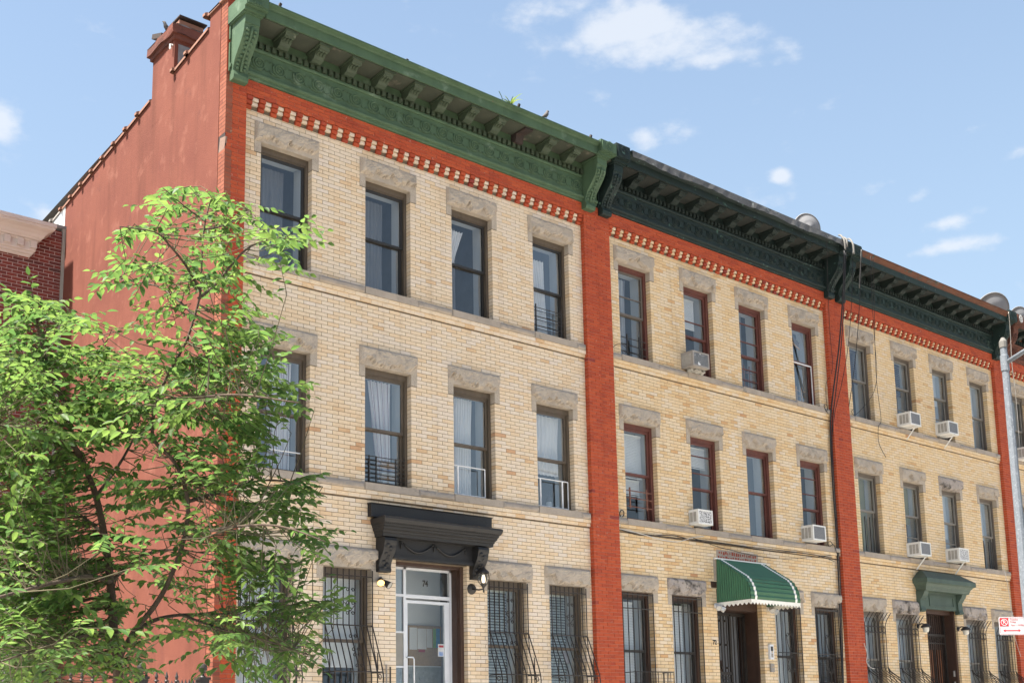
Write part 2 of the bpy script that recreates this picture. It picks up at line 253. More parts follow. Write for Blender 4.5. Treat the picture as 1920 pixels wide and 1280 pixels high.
def leaf_mat(name, a, bb):
    m = bpy.data.materials.new(name); m.use_nodes = True; t = m.node_tree; L = t.links.new; b = t.nodes['Principled BSDF']; o = t.nodes['Material Output']
    at = t.nodes.new('ShaderNodeAttribute'); at.attribute_name = 'rnd'
    x = t.nodes.new('ShaderNodeMix'); x.data_type = 'RGBA'; L(at.outputs['Fac'], x.inputs['Factor']); x.inputs['A'].default_value = (*a, 1); x.inputs['B'].default_value = (*bb, 1)
    L(x.outputs['Result'], b.inputs['Base Color']); b.inputs['Roughness'].default_value = .5; b.inputs['Specular IOR Level'].default_value = .3
    tr = t.nodes.new('ShaderNodeBsdfTranslucent'); hs = t.nodes.new('ShaderNodeHueSaturation'); hs.inputs['Value'].default_value = 1.6; hs.inputs['Hue'].default_value = .485; L(x.outputs['Result'], hs.inputs['Color']); L(hs.outputs[0], tr.inputs[0])
    ms = t.nodes.new('ShaderNodeMixShader'); ms.inputs[0].default_value = .55; L(b.outputs[0], ms.inputs[1]); L(tr.outputs[0], ms.inputs[2]); L(ms.outputs[0], o.inputs[0]); MATS[name] = m
leaf_mat('leaf', (.050,.116,.030), (.116,.196,.044)); leaf_mat('weed_leaf', (.10,.16,.035), (.19,.24,.06))

# ------------------------------------------------------------------ mesh helpers
class MB:
    def __init__(s): s.v, s.f, s.a, s.cur, s.uv = [], [], [], 0.0, None
    def quad(s, *p):
        n = len(s.v); s.v += [tuple(q) for q in p]; s.f.append(tuple(range(n, n+len(p)))); s.a.append(s.cur); return s
    def box(s, x0, x1, y0, y1, z0, z1, skip=''):
        n = len(s.v); s.v += [(x0,y0,z0),(x1,y0,z0),(x1,y1,z0),(x0,y1,z0),(x0,y0,z1),(x1,y0,z1),(x1,y1,z1),(x0,y1,z1)]
        F = {'f':(0,1,5,4),'b':(2,3,7,6),'l':(3,0,4,7),'r':(1,2,6,5),'d':(3,2,1,0),'t':(4,5,6,7)}
        for k, f in F.items():
            if k not in skip: s.f.append(tuple(n+i for i in f)); s.a.append(s.cur)
        return s
    def obox(s, M, sx, sy, sz):                    # oriented box, centred, half sizes
        c = [M @ Vector((a*sx, b*sy, d*sz)) for d in (-1,1) for a, b in ((-1,-1),(1,-1),(1,1),(-1,1))]
        n = len(s.v); s.v += [tuple(q) for q in c]
        for f in ((0,1,5,4),(2,3,7,6),(3,0,4,7),(1,2,6,5),(3,2,1,0),(4,5,6,7)): s.f.append(tuple(n+i for i in f)); s.a.append(s.cur)
        return s
    def prism(s, prof, x0, x1, caps=True):        # closed (y,z) profile extruded along x
        n = len(s.v); k = len(prof)
        s.v += [(x0, y, z) for y, z in prof]+[(x1, y, z) for y, z in prof]
        for i in range(k): j = (i+1) % k; s.f.append((n+i, n+j, n+k+j, n+k+i)); s.a.append(s.cur)
        if caps: s.f.append(tuple(n+i for i in range(k))[::-1]); s.f.append(tuple(n+k+i for i in range(k))); s.a += [s.cur]*2
        return s
    def strip(s, prof, x0, x1):                    # open profile
        n = len(s.v); k = len(prof)
        s.v += [(x0, y, z) for y, z in prof]+[(x1, y, z) for y, z in prof]
        for i in range(k-1): s.f.append((n+i, n+i+1, n+k+i+1, n+k+i)); s.a.append(s.cur)
        return s
    def tube(s, pts, r, n=6, r2=None, cap=True):
        pts = [Vector(p) for p in pts]; k = len(pts); base = len(s.v); prev = None
        for i, p in enumerate(pts):
            d = (pts[min(i+1, k-1)]-pts[max(i-1, 0)]).normalized()
            if prev is None: a = d.cross(Vector((0,0,1)) if abs(d.z) < .9 else Vector((1,0,0))).normalized()
            else: a = (prev-d*prev.dot(d)).normalized()
            prev = a; b = d.cross(a); rr = r if r2 is None else r+(r2-r)*i/max(1, k-1)
            if isinstance(r, (list, tuple)): rr = r[i]
            for j in range(n): t = 2*math.pi*j/n; s.v.append(tuple(p+a*(math.cos(t)*rr)+b*(math.sin(t)*rr)))
        for i in range(k-1):
            for j in range(n): q = (j+1) % n; s.f.append((base+i*n+j, base+i*n+q, base+(i+1)*n+q, base+(i+1)*n+j)); s.a.append(s.cur)
        if cap: s.f.append(tuple(base+j for j in range(n))[::-1]); s.f.append(tuple(base+(k-1)*n+j for j in range(n))); s.a += [s.cur]*2
        return s
    def lathe(s, prof, c, n=12, axis='z'):
        base = len(s.v); k = len(prof)
        for r, h in prof:
            for j in range(n):
                t = 2*math.pi*j/n; x, y = r*math.cos(t), r*math.sin(t)
                s.v.append((c[0]+x, c[1]+y, c[2]+h) if axis == 'z' else (c[0]+x, c[1]+h, c[2]+y))
        for i in range(k-1):
            for j in range(n): q = (j+1) % n; s.f.append((base+i*n+j, base+i*n+q, base+(i+1)*n+q, base+(i+1)*n+j)); s.a.append(s.cur)
        return s
    def build(s, name, m, parent=None, smooth=False, uv=None, loc=None):
        me = bpy.data.meshes.new(name); me.from_pydata(s.v, [], s.f)
        if any(s.a): at = me.attributes.new('rnd', 'FLOAT', 'FACE'); at.data.foreach_set('value', s.a)
        if uv: 
            l = me.uv_layers.new(name='UVMap'); l.data.foreach_set('uv', [c for f in s.f for i in f for c in uv[i]])
        me.materials.append(MATS[m] if isinstance(m, str) else m)
        if smooth: me.polygons.foreach_set('use_smooth', [True]*len(me.polygons))
        return link(name, me, parent, loc)
def link(name, me, parent=None, loc=None):
    o = bpy.data.objects.new(name, me); COL.objects.link(o)
    if parent: o.parent = parent
    if loc is not None: o.location = loc
    return o
def tag(o, label=None, cat=None, group=None, kind=None):
    if label: o['label'] = label
    if cat: o['category'] = cat
    if group: o['group'] = group
    if kind: o['kind'] = kind
    return o
def thing(name, label, cat, loc=(0,0,0), group=None): return tag(link(name, None, None, loc), label, cat, group)
def part(name, parent): return link(name, None, parent)
def text(body, size, M, m, name, parent, extrude=.001, bold=0.0):
    c = bpy.data.curves.new(name, 'FONT'); c.body = body; c.size = size; c.extrude = extrude; c.align_x = 'CENTER'; c.align_y = 'CENTER'; c.offset = bold
    c.materials.append(MATS[m]); tmp = bpy.data.objects.new(name, c); COL.objects.link(tmp)
    bpy.context.view_layer.update(); me = bpy.data.meshes.new_from_object(tmp.evaluated_get(bpy.context.evaluated_depsgraph_get())); bpy.data.objects.remove(tmp)
    o = bpy.data.objects.new(name, me); COL.objects.link(o); o.parent = parent; o.matrix_local = M; return o
FACE = Matrix(((1,0,0,0),(0,0,-1,0),(0,1,0,0),(0,0,0,1)))     # text plane -> upright, facing -Y
# ------------------------------------------------------------------ ground
def sheet(name, x0, x1, y0, y1, z, m): 
    return tag(MB().quad((x0,y0,z),(x1,y0,z),(x1,y1,z),(x0,y1,z)).build(name, m), kind='structure')
sheet('ground', -600, 600, -600, 600, -.03, 'earth')
sheet('road', -300, 300, -16.5, -6.6, -.02, 'asphalt')
tag(MB().box(-300, 300, -6.42, .5, -.3, .11).build('pavement', 'pavement'), kind='structure')
tag(MB().box(-300, 300, -6.6, -6.423, -.3, .105).build('kerb', 'kerb_stone'), kind='structure')
tag(MB().box(-300, 300, -23, -16.68, -.3, .11).build('far_pavement', 'pavement'), kind='structure')
tag(MB().box(-300, 300, -16.677, -16.5, -.3, .105).build('far_kerb', 'kerb_stone'), kind='structure')
tag(MB().box(-300, 300, -8.75, -8.65, -.02, -.016).build('road_marking', 'road_paint'), kind='structure')

# ------------------------------------------------------------------ row houses
PITCH_ = 7.61
UP = [(.634,1.517),(2.499,3.38),(4.233,5.119),(6.064,6.945)]; LU = [(.52,1.636),(2.389,3.498),(4.123,5.231),(5.956,7.06)]
GO = [(.40,1.25),(1.77,2.62),(4.893,5.743),(6.267,7.11)]; LG = [(.335,1.388),(1.66,2.753),(4.78,5.876),(6.16,7.235)]
FLOORS = {3: (8.53, 10.399, 10.719, 10.222), 2: (5.39, 7.265, 7.579, 7.081), 1: (1.95, 4.06, 4.376, 3.868)}   # sill, head, lintel top, ear bottom
DOOR = (3.07, 4.47, .9, 4.23)
YL, YH, YJ = .2085, .0628, .0074
def courses(x0, x1, z0, z1, holes, L, H, J, shift=0.0):
    k = 0; z = z0
    while z < z1-.012:
        zb = min(z+H-J, z1); zm = (z+zb)/2
        segs = [(x0, x1)]
        for hx0, hx1, hz0, hz1 in holes:
            if hz0 < zm < hz1:
                ns = []
                for a, b in segs:
                    if hx1 <= a or hx0 >= b: ns.append((a, b)); continue
                    if hx0 > a: ns.append((a, hx0))
                    if hx1 < b: ns.append((hx1, b))
                segs = ns
        for a, b in segs:
            if b-a < .015: continue
            off = shift+(k % 2)*L/2
            n = math.floor((a-off)/L); cuts = [a]
            while True:
                n += 1; c = off+n*L
                if c >= b: break
                if c-cuts[-1] > .03 and b-c > .03: cuts.append(c)
            cuts.append(b)
            for i in range(len(cuts)-1):
                xa, xb = cuts[i], cuts[i+1]
                yield (xa+(J/2 if i else 0), xb-(J/2 if i < len(cuts)-2 else 0), z, zb, i == 0, i == len(cuts)-2)
        z += H; k += 1
def brick_wall(root, origin, x0, x1, z0, z1, holes, m, yf, L=YL, H=YH, J=YJ, shift=0.0, pick=0, cond=None, edge=.115, seed=1, jit=.0016, bname='brick', fname='brick_field'):
    """every brick of a wall face: the ones that show largest as bricks of their own, the rest in one mesh"""
    rr = random.Random(seed); full, rest = [], []
    for xa, xb, za, zb, el, er in courses(x0, x1, z0, z1, holes, L, H, J, shift):
        ok = (xb-xa > L*.9) and not el and not er and (zb-za > (H-J)*.97) and pick and (cond is None or cond(xa, za))
        (full if ok else rest).append((xa, xb, za, zb, el, er))
    o = Vector(origin)
    full.sort(key=lambda b: (o+Vector((b[0], 0, b[2]))-CAM).length)
    rest += full[pick:]; full = full[:pick]
    mb = MB()
    for xa, xb, za, zb, el, er in rest:
        mb.cur = min(.999, max(.001, rr.betavariate(1.7, 1.9))); y = yf+rr.uniform(-jit, jit)
        mb.box(xa, xb, y, yf+(edge if (el or er) else .03), za, zb, skip='b')
    tag(mb.build(fname, m, root), kind='stuff')
    if full:
        hw, hh = (L-J)/2, (H-J)/2
        tmp = MB().box(-hw, hw, 0, .03, -hh, hh, skip='b').build(bname, m); me = tmp.data; bpy.data.objects.remove(tmp)
        for xa, xb, za, zb, el, er in full:
            b = link(bname, me, root, ((xa+xb)/2, yf+rr.uniform(-jit, jit), (za+zb)/2)); b['rnd'] = rr.betavariate(1.7, 1.9)
def solid_wall(root, name, m, x0, x1, z0, z1, y0, y1, holes):
    xs = sorted({x0, x1, *[min(max(h[i], x0), x1) for h in holes for i in (0,1)]}); zs = sorted({z0, z1, *[min(max(h[i], z0), z1) for h in holes for i in (2,3)]})
    mb = MB()
    for i in range(len(xs)-1):
        for j in range(len(zs)-1):
            cx, cz = (xs[i]+xs[i+1])/2, (zs[j]+zs[j+1])/2
            if any(h[0] < cx < h[1] and h[2] < cz < h[3] for h in holes): continue
            mb.box(xs[i], xs[i+1], y0, y1, zs[j], zs[j+1])
    return mb.build(name, m, root)
def fbm(x, z, s): return mnoise.fractal(Vector((x*s, z*s, 3.7)), .9, 2.1, 5)*1.3
def rock_stone(root, name, m, x0, x1, z0, z1, depth, seed, ragged=True, y0=0.0):
    """rock-faced stone: drafted margin, bulging broken face with a ragged lower edge"""
    rr = random.Random(seed); nx = max(4, int((x1-x0)/.024)); nz = max(3, int((z1-z0)/.02)); mb = MB(); sx = rr.uniform(0, 50); idx = {}
    low = [min(.6, max(.08, .25+.34*fbm(x0+i/nx*(x1-x0), sx, 6.5)+rr.uniform(-.05,.05))) for i in range(nx+1)]
    for j in range(nz+1):
        for i in range(nx+1):
            u, v = i/nx, j/nz; e = min(u*(x1-x0)/.04, (1-u)*(x1-x0)/.04, (1-v)*(z1-z0)/.05, 1)
            e = max(0, e)**.6
            h = e*(.80+.17*fbm(x0+u*(x1-x0)+sx, z0+v*(z1-z0)+sx, 7.0)+.06*rr.uniform(-1, 1))
            if ragged:
                t = v-low[i]; h *= 1.0 if t > 0 else max(0.0, 1+t*(9+14*abs(fbm(x0+u*3, sx+9, 3.0))))
            else: h *= min(1, v*5)
            h = max(0, h)
            idx[i, j] = len(mb.v); mb.v.append((x0+u*(x1-x0), y0-.004-depth*h, z0+v*(z1-z0)))
    for j in range(nz):
        for i in range(nx): mb.f.append((idx[i,j], idx[i+1,j], idx[i+1,j+1], idx[i,j+1])); mb.a.append(0)
    B = [idx[i,0] for i in range(nx+1)]; T = [idx[i,nz] for i in range(nx+1)]; Lf = [idx[0,j] for j in range(nz+1)]; Rt = [idx[nx,j] for j in range(nz+1)]
    for e, rev in ((B,0),(T,1),(Lf,1),(Rt,0)):
        n = len(mb.v); mb.v += [(mb.v[q][0], y0+.12, mb.v[q][2]) for q in e]
        for i in range(len(e)-1): f = (e[i], n+i, n+i+1, e[i+1]); mb.f.append(f if not rev else f[::-1]); mb.a.append(0)
    return mb.build(name, m, root)
def stone_trim(root, tab, f, seed, dark=()):
    zs, zh, lt, eb = FLOORS[f]; OP, LI = (UP, LU) if f > 1 else (GO, LG)
    for i in range(4):
        m = 'limestone_dark' if (i in dark) else 'limestone'
        lin = rock_stone(root, 'lintel', m, LI[i][0]+.002, LI[i][1]-.002, zh, lt-.003, .085, seed+i)
        MB().box(LI[i][0]+.002, OP[i][0], -.005, .12, eb+.002, zh-.003).build('ear_stone', 'limestone', lin)
        if f == 1 and i == 0 and LI[i][0] > OP[i][0]: pass
        MB().box(OP[i][1], LI[i][1]-.002, -.005, .12, eb+.002, zh-.003).build('ear_stone', 'limestone', lin)
    if f > 1:
        prev = .335
        for i in range(4):
            a, b = OP[i][0]-.030, OP[i][1]+.10
            if a-prev > .03: rock_stone(root, 'sill_band_stone', 'sill_stone', prev+.003, a-.003, zs-.112, zs-.004, .04, seed+40+i, False, -.045)
            s = MB().box(a, b, -.062, .13, zs-.114, zs); s.build('sill', 'sill_stone', root)
            prev = b
        rock_stone(root, 'sill_band_stone', 'sill_stone', prev+.003, 7.274, zs-.112, zs-.004, .04, seed+49, False, -.045)
def s_curve(y0, z0, y1, z1, n=9):              # ogee between two points of a profile
    return [(y0+(y1-y0)*(.5-.5*math.cos(math.pi*t/n)), z0+(z1-z0)*t/n) for t in range(n+1)]
def cornice(root, st):
    A, B, S, CR = st['metal'], st['bracket'], st['soffit'], st['crown']; top = st['top']
    x0, x1 = .0, PITCH_; fx0, fx1 = .30, 7.20
    c = MB()
    c.prism([(0,11.285),(-.125,11.285),(-.135,11.30),(-.135,11.325),(-.165,11.335),(-.175,11.355),(-.175,11.375),(-.15,11.39),(-.145,11.41),(0,11.41)], .02, 7.59)
    c.prism([(0,11.411),(-.14,11.411),(-.14,11.735),(0,11.735)], .02, 7.59)
    c.prism([(0,11.736),(-.165,11.736),(-.175,11.75),(-.175,11.775),(-.155,11.79),(0,11.79)], .31, 7.19)
    c.prism([(0,11.791),(-.145,11.791),(-.145,12.03),(0,12.03)], .02, 7.59)
    cor = c.build('cornice', A, root)
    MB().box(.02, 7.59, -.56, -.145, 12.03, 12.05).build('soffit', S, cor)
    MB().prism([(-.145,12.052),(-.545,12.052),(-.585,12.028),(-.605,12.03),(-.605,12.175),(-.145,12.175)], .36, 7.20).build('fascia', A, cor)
    crown = [(-.145,12.177),(-.61,12.177),(-.615,12.19)]+s_curve(-.62, 12.195, -.685, top-.03, 6)+[(-.70,top-.03),(-.70,top-.008),(-.45,top+.03),(-.145,top+.03)]
    MB().prism(crown, .36, 7.20).build('crown', CR, cor)
    if st.get('sheet'):
        mb = MB(); k = 46
        for i in range(k):
            a, b = .40+i*(6.95-.02)/k, .40+(i+1)*6.93/k
            w1 = lambda q: .012*math.sin(q*23)+.008*math.sin(q*51)
            za, zb = 12.165+.02*math.sin(a*3.1), 12.165+.02*math.sin(b*3.1)
            mb.quad((a,-.735+w1(a),za),(b,-.735+w1(b),zb),(b,-.712,top+.02),(a,-.712,top+.02)); mb.quad((a,-.712,top+.02),(b,-.712,top+.02),(b,-.40,top+.075),(a,-.40,top+.075))
        mb.build('flashing', 'grey_sheet', cor)
    # dentil course, too small to pick apart
    d = MB(); x = .36
    while x < 7.15: d.box(x, x+.062, -.20, -.14, 11.80, 11.885); x += .1112
    d.box(.31, 7.19, -.168, -.14, 11.888, 11.905)
    tag(d.build('dentil_course', B, cor), kind='stuff')
    # modillions
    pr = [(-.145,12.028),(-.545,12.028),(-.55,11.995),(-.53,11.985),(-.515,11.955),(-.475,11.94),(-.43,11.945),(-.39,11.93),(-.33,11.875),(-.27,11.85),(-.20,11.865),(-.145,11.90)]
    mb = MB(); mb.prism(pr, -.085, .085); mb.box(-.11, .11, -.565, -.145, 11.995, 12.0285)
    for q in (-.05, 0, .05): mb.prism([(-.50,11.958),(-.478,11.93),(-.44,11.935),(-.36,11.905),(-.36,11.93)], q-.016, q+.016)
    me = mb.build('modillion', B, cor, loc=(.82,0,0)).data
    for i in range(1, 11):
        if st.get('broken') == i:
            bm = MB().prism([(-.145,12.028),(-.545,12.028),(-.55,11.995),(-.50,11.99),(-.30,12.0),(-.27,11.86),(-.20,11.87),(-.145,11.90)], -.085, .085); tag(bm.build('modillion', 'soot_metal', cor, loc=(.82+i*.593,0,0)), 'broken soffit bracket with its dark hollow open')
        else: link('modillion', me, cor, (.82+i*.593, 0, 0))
    # running scroll relief of the frieze
    def spiral(cx, cz, turns, r0, sgn, n=30):
        return [(cx+sgn*r0*(1-.82*t/n)*math.cos(2*math.pi*turns*t/n+2.6), -.146, cz+r0*(1-.82*t/n)*math.sin(2*math.pi*turns*t/n+2.6)) for t in range(n+1)]
    sm = MB(); sm.tube(spiral(0, 0, 2.1, .115, 1), .015, 5, .008); sm.tube([(-.17,-.144,-.075),(-.12,-.146,-.105),(-.05,-.146,-.118),(.03,-.146,-.112),(.085,-.146,-.08)], .015, 5, .008); sm.tube([(-.17,-.144,.06),(-.14,-.146,.085),(-.105,-.146,.05)], .009, 4, .004); sm.tube([(.10,-.144,.06),(.13,-.146,.09),(.17,-.146,.06)], .008, 4, .004)
    sm.tube([(.09,-.144,-.06),(.125,-.146,-.10),(.165,-.146,-.085)], .009, 4, .004); sm.lathe([(.022,0),(.016,-.012),(0,-.016)], (0,-.14,0), 7, 'y')
    sme = sm.build('frieze_scroll', A, cor, smooth=True, loc=(.50,0,11.575)).data
    for i in range(1, 20): link('frieze_scroll', sme, cor, (.50+i*.3455, 0, 11.575))
    # end consoles and rosette blocks
    pb = [(-.10,11.13),(-.205,11.13),(-.225,11.15),(-.235,11.20),(-.215,11.25),(-.20,11.27)]+[(-.20-.335*(.5-.5*math.cos(math.pi*t/10)), 11.27+.56*t/10) for t in range(1, 11)]+[(-.545,11.87),(-.56,11.872),(-.56,12.005),(-.10,12.005)]
    for bx in (.045, 7.225):
        e = MB(); e.prism(pb, bx, bx+.24); e.box(bx-.03, bx+.27, -.59, -.10, 12.006, 12.03); e.box(bx-.045, bx+.285, -.63, -.10, 12.03, 12.079)
        br = e.build('bracket', A, cor)
        lf = MB()
        for sgn in (-1, 1):
            for t in range(1, 11):
                q = t/11; y = -.21-.335*(.5-.5*math.cos(math.pi*q)); z = 11.27+.56*q
                lf.lathe([(.0,-.022),(.024,-.012),(.034,0)], (bx+.12+sgn*(.045+.02*math.sin(q*9)), y, z), 6, 'y')
        lf.tube([(bx+.12, -.215-.335*(.5-.5*math.cos(math.pi*t/8)), 11.27+.56*t/8) for t in range(9)], .022, 5)
        lf.build('acanthus', A, br, smooth=True)
    for bx, ww in ((.0, .36), (7.205, .40)):
        b = MB().box(bx, bx+ww, -.69, -.10, 12.081, top+.06); b.box(bx+.02, bx+ww-.02, -.71, -.69, 12.10, top+.03)
        bl = b.build('rosette_block', st.get('block', A), cor)
        ro = MB(); cx, cz, r = bx+ww/2, 12.07+(top+.04-12.07)/2+.02, min(ww, .30)*.40
        for i in range(14):
            t = 2*math.pi*i/14; d = Vector((math.cos(t), 0, math.sin(t))); q = d.cross(Vector((0,1,0)))
            a0, a1, a2 = Vector((cx,-.712,cz))+d*.02, Vector((cx,-.728,cz))+d*r*.75, Vector((cx,-.712,cz))+d*r
            ro.quad(a0, a1+q*.016, a1); ro.quad(a0, a1, a1-q*.016); ro.quad(a1, a1+q*.016, a2); ro.quad(a1, a2, a1-q*.016)
        ro.lathe([(.02,0),(.015,-.015),(0,-.018)], (cx,-.712,cz), 7, 'y')
        ro.build('rosette', st.get('rosette', st.get('block', A)), bl)
    return cor
def corbel(root, m_y):
    """the toothed course under the red band: red headers stepping out over three courses, cream headers between"""
    hw, hh = .0490, .0236
    red = [None]*3; yel = [None]*2
    for r in range(3):
        pr = (.036, .066, .092)[r]; z = 10.860+r*YH+hh
        n = 33
        for i in range(n):
            x = .395+i*.2127
            if x > 7.24: break
            if red[r] is None:
                o = MB().box(-hw, hw, -pr, .05, -hh, hh).build('corbel_brick', 'red_brick', root, loc=(x,0,z)); red[r] = o.data
            else: o = link('corbel_brick', red[r], root, (x,0,z))
            o['rnd'] = R_.random()
            if r and x+.106 < 7.25:
                q = (.0, .034, .060)[r]
                if yel[r-1] is None: o = MB().box(-hw, hw, -q, .05, -hh, hh).build('corbel_brick', m_y, root, loc=(x+.1063,0,z)); yel[r-1] = o.data
                else: o = link('corbel_brick', yel[r-1], root, (x+.1063,0,z))
                o['rnd'] = R_.random()*.5
def house(i, X0, label, st, pick=300):
    root = thing('row_house', label, 'house', (X0, 0, 0), 'yellow-brick row houses of the terrace')
    ym = st['brick']
    holes = []; open_h = []
    for f in (1, 2, 3):
        zs, zh, lt, eb = FLOORS[f]; OP, LI = (UP, LU) if f > 1 else (GO, LG)
        for k in range(4):
            open_h.append((OP[k][0], OP[k][1], zs, zh)); holes += [(OP[k][0], OP[k][1], zs, zh), (LI[k][0], LI[k][1], zh, lt), (LI[k][0], OP[k][0], eb, zh), (OP[k][1], LI[k][1], eb, zh)]
        if f > 1: holes.append((.3, 7.3, zs-.24, zs))
    open_h.append(DOOR); holes.append(DOOR)
    # structure
    solid_wall(root, 'wall', 'mortar_brown', .32, 7.29, 1.2, 11.28, .0068, .30, [(a-.004, b+.004, c-.004, d+.004) for a, b, c, d in open_h])
    MB().box(.33, 3.07, -.02, .30, .0, 1.2).box(4.47, 7.28, -.02, .30, 0, 1.2).box(3.07,4.47,.0,.30,0,.9).build('foundation', 'brownstone', root)
    MB().box(.007, .332, -.087, .30, 0, 11.284).box(7.286, PITCH_, -.087, .30, 0, 11.284).box(.332, 7.286, -.086, .30, 11.052, 11.283).build('pilaster_core', 'mortar_pink', root)
    rm = MB(); rm.box(.16, 7.45, 3.2, 3.3, .5, 11.9); rm.box(.05, .15, .3, 3.2, .5, 11.9); rm.box(7.46, 7.56, .3, 3.2, .5, 11.9)
    for z in (1.0, 4.85, 7.95, 11.3): rm.box(.15, 7.46, .31, 3.2, z, z+.12)
    for x in (1.95, 3.9, 5.7): rm.box(x-.06, x+.06, .31, 3.2, 4.97, 11.3)
    for x in (1.5, 2.82, 4.74, 6.0): rm.box(x-.06, x+.06, .31, 3.2, 1.12, 4.85)
    rm.build('room', 'room_grey', root)
    MB().box(0, PITCH_, 3.35, 12.0, 0, 11.4).build('rear_block', 'roof_felt', root)
    MB().quad((.0,-.45,12.27),(PITCH_,-.45,12.27),(PITCH_,3,12.0),(.0,3,12.0)).quad((.0,3,12.0),(PITCH_,3,12.0),(PITCH_,12,11.45),(0,12,11.45)).build('roof', 'roof_felt', root)
    # facing bricks
    cond = (lambda x, z: z > 2.3 and (i > 0 or x > 1.3))
    brick_wall(root, (X0,0,0), .333, 7.277, 7.579-102*YH, 10.857, holes, ym, 0.0, pick=pick, cond=cond, seed=10+i, shift=.04)
    bw2 = MB()
    rr = random.Random(90+i)
    for f in (2, 3):
        zs = FLOORS[f][0]
        for q, (za, zb, y) in enumerate(((zs-.175, zs-.118, -.046), (zs-.238, zs-.181, -.024))):
            for xa, xb, a, b, el, er in courses(.333, 7.277, za, zb+.001, [], YL, .2, .006, q*.1): bw2.cur = rr.betavariate(1.7,1.9)+.001; bw2.box(xa, xb, y+rr.uniform(-.001,.001), .03, za, zb, skip='b')
    tag(bw2.build('ledge_course', ym, root), kind='stuff')
    brick_wall(root, (X0,0,0), .001, .331, 1.0, 11.284, [], 'red_brick', -.095, J=.0075, pick=0, edge=.205, seed=30+i, fname='red_brick_field', bname='red_brick')
    brick_wall(root, (X0,0,0), 7.279, PITCH_-.001, 1.0, 11.284, [], 'red_brick', -.095, J=.0075, pick=0, edge=.1, seed=50+i, fname='red_brick_field', shift=.05)
    # the red band: its bricks can be picked apart
    brick_wall(root, (X0,0,0), .335, 7.275, 11.046, 11.284, [], 'red_brick', -.095, H=.0595, J=.0075, pick=pick // 3, edge=.1, seed=70+i, bname='red_brick', fname='red_brick_field')
    corbel(root, ym)
    for f in (3, 2, 1): stone_trim(root, None, f, 100*i+f*17+3, st.get('dark', {}).get(f, ()))
    cornice(root, st)
    return root
H = []
ST = [dict(brick='yellow_brick', metal='green_metal', bracket='shaded_green_metal', soffit='green_soffit', crown='green_metal', top=12.245, broken=8, dark={}),
      dict(brick='yellow_brick_mid', metal='dark_green_metal', bracket='shaded_dark_green', soffit='dark_green_soffit', crown='dark_green_metal', top=12.30, sheet=True, dark={1: (1,)}),
      dict(brick='yellow_brick_deep', metal='teal_metal', bracket='shaded_dark_green', soffit='dark_green_soffit', crown='rusty_crown', top=12.30, dark={2: (2,), 1: (2, 1)}),
      dict(brick='yellow_brick_deep', metal='rust_brown', bracket='shaded_dark_green', soffit='dark_green_soffit', crown='rust_brown', top=12.28, rosette='white_paint')]
LB = ['three-storey yellow-brick row house with light green cornice and red stucco side wall',
      'three-storey yellow-brick row house with dark green cornice and green-and-white awning',
      'three-storey yellow-brick row house with rusty-edged dark cornice and plain green door hood',
      'row house with rust-brown cornice, only a sliver showing behind the lamp post']
for i in range(4): H.append(house(i, i*PITCH_, LB[i], ST[i], 300 if i < 3 else 0))
# red brick returns, stucco flank, coping and chimney of the end house
h = H[0]
def slope_z(y): return 12.26 if y < .48 else 12.26-(y-.48)*(.72/5.94)
prof = [(.112,0),(12,0),(12,10.86)]+[(y, slope_z(y)) for y in (6.42,)]+[(.475,12.26),(.47,12.46),(.112,12.47)]
MB().prism([(y,z) for y,z in prof[:2]]+[(12,slope_z(12)),(.475,12.255),(.47,12.46),(.112,12.47)], -.012, .32).build('side_wall', 'stucco', h)
MB().box(.0, .32, -.10, .112, 11.284, 12.47).build('parapet', 'red_brick', h)
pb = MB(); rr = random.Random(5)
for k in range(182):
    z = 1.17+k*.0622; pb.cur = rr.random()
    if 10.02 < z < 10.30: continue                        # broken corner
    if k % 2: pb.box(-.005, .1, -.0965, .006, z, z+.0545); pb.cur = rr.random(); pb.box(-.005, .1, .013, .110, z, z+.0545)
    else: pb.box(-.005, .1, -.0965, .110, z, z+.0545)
MB().box(-.0035, .02, -.094, .1115, 1.0, 12.47).build('return_mortar', 'soot_metal', h)
pk = MB(); pk.obox(Matrix.Translation((.01,.0,10.13)) @ Matrix.Rotation(.2,4,'X'), .014, .09, .13); pk.build('patched_corner', 'brownstone', h)
tag(pb.build('return_brick', 'sunlit_return_brick', h), kind='stuff')
MB().prism([(6.43,10.0),(11.9,10.0),(11.9,slope_z(11.9)-.02),(6.43,slope_z(6.43)-.02)], -.02, -.0125).build('whitewash', 'white_paint', h)
# coping tiles with raised collars
def tile(y0, y1, z0, z1, m='clay', collar=True):
    mb = MB(); n = 8
    ring = lambda y, z, s: [(.16-.20*s, y, z-.035)]+[(.16-.20*s*math.cos(math.pi*j/(n-2)), y, z+.008+.035*s*math.sin(math.pi*j/(n-2))) for j in range(n-1)]+[(.16+.20*s, y, z-.035)]
    st = [(y0, z0, 1.0), (y1-.09, z0+(z1-z0)*(1-.09/(y1-y0)), 1.0)] + ([(y1-.088, z0+(z1-z0)*(1-.088/(y1-y0)), 1.22), (y1-.02, z1, 1.25), (y1, z1-.004, 1.12)] if collar else [(y1, z1, 1.0)])
    for y, z, s in st: mb.v += ring(y, z, s)
    for i in range(len(st)-1):
        for j in range(n): b = i*(n+1)+j; mb.f.append((b, b+1, b+n+2, b+n+1)); mb.a.append(0)
    for i in (0, len(st)-1): mb.f.append(tuple(i*(n+1)+j for j in range(n+1))); mb.a.append(0)
    return mb.build('coping_tile', m, h, smooth=False)
MB().box(-.04, .36, -.12, .47, 12.471, 12.50).build('coping_slab', 'clay', h)
tile(.12, .60, 12.492, 12.49)
ys = [.50, 1.25, 1.75]; 
for a, b in zip(ys[:-1], ys[1:]): tile(a, b, slope_z(a), slope_z(b))
y = 2.62
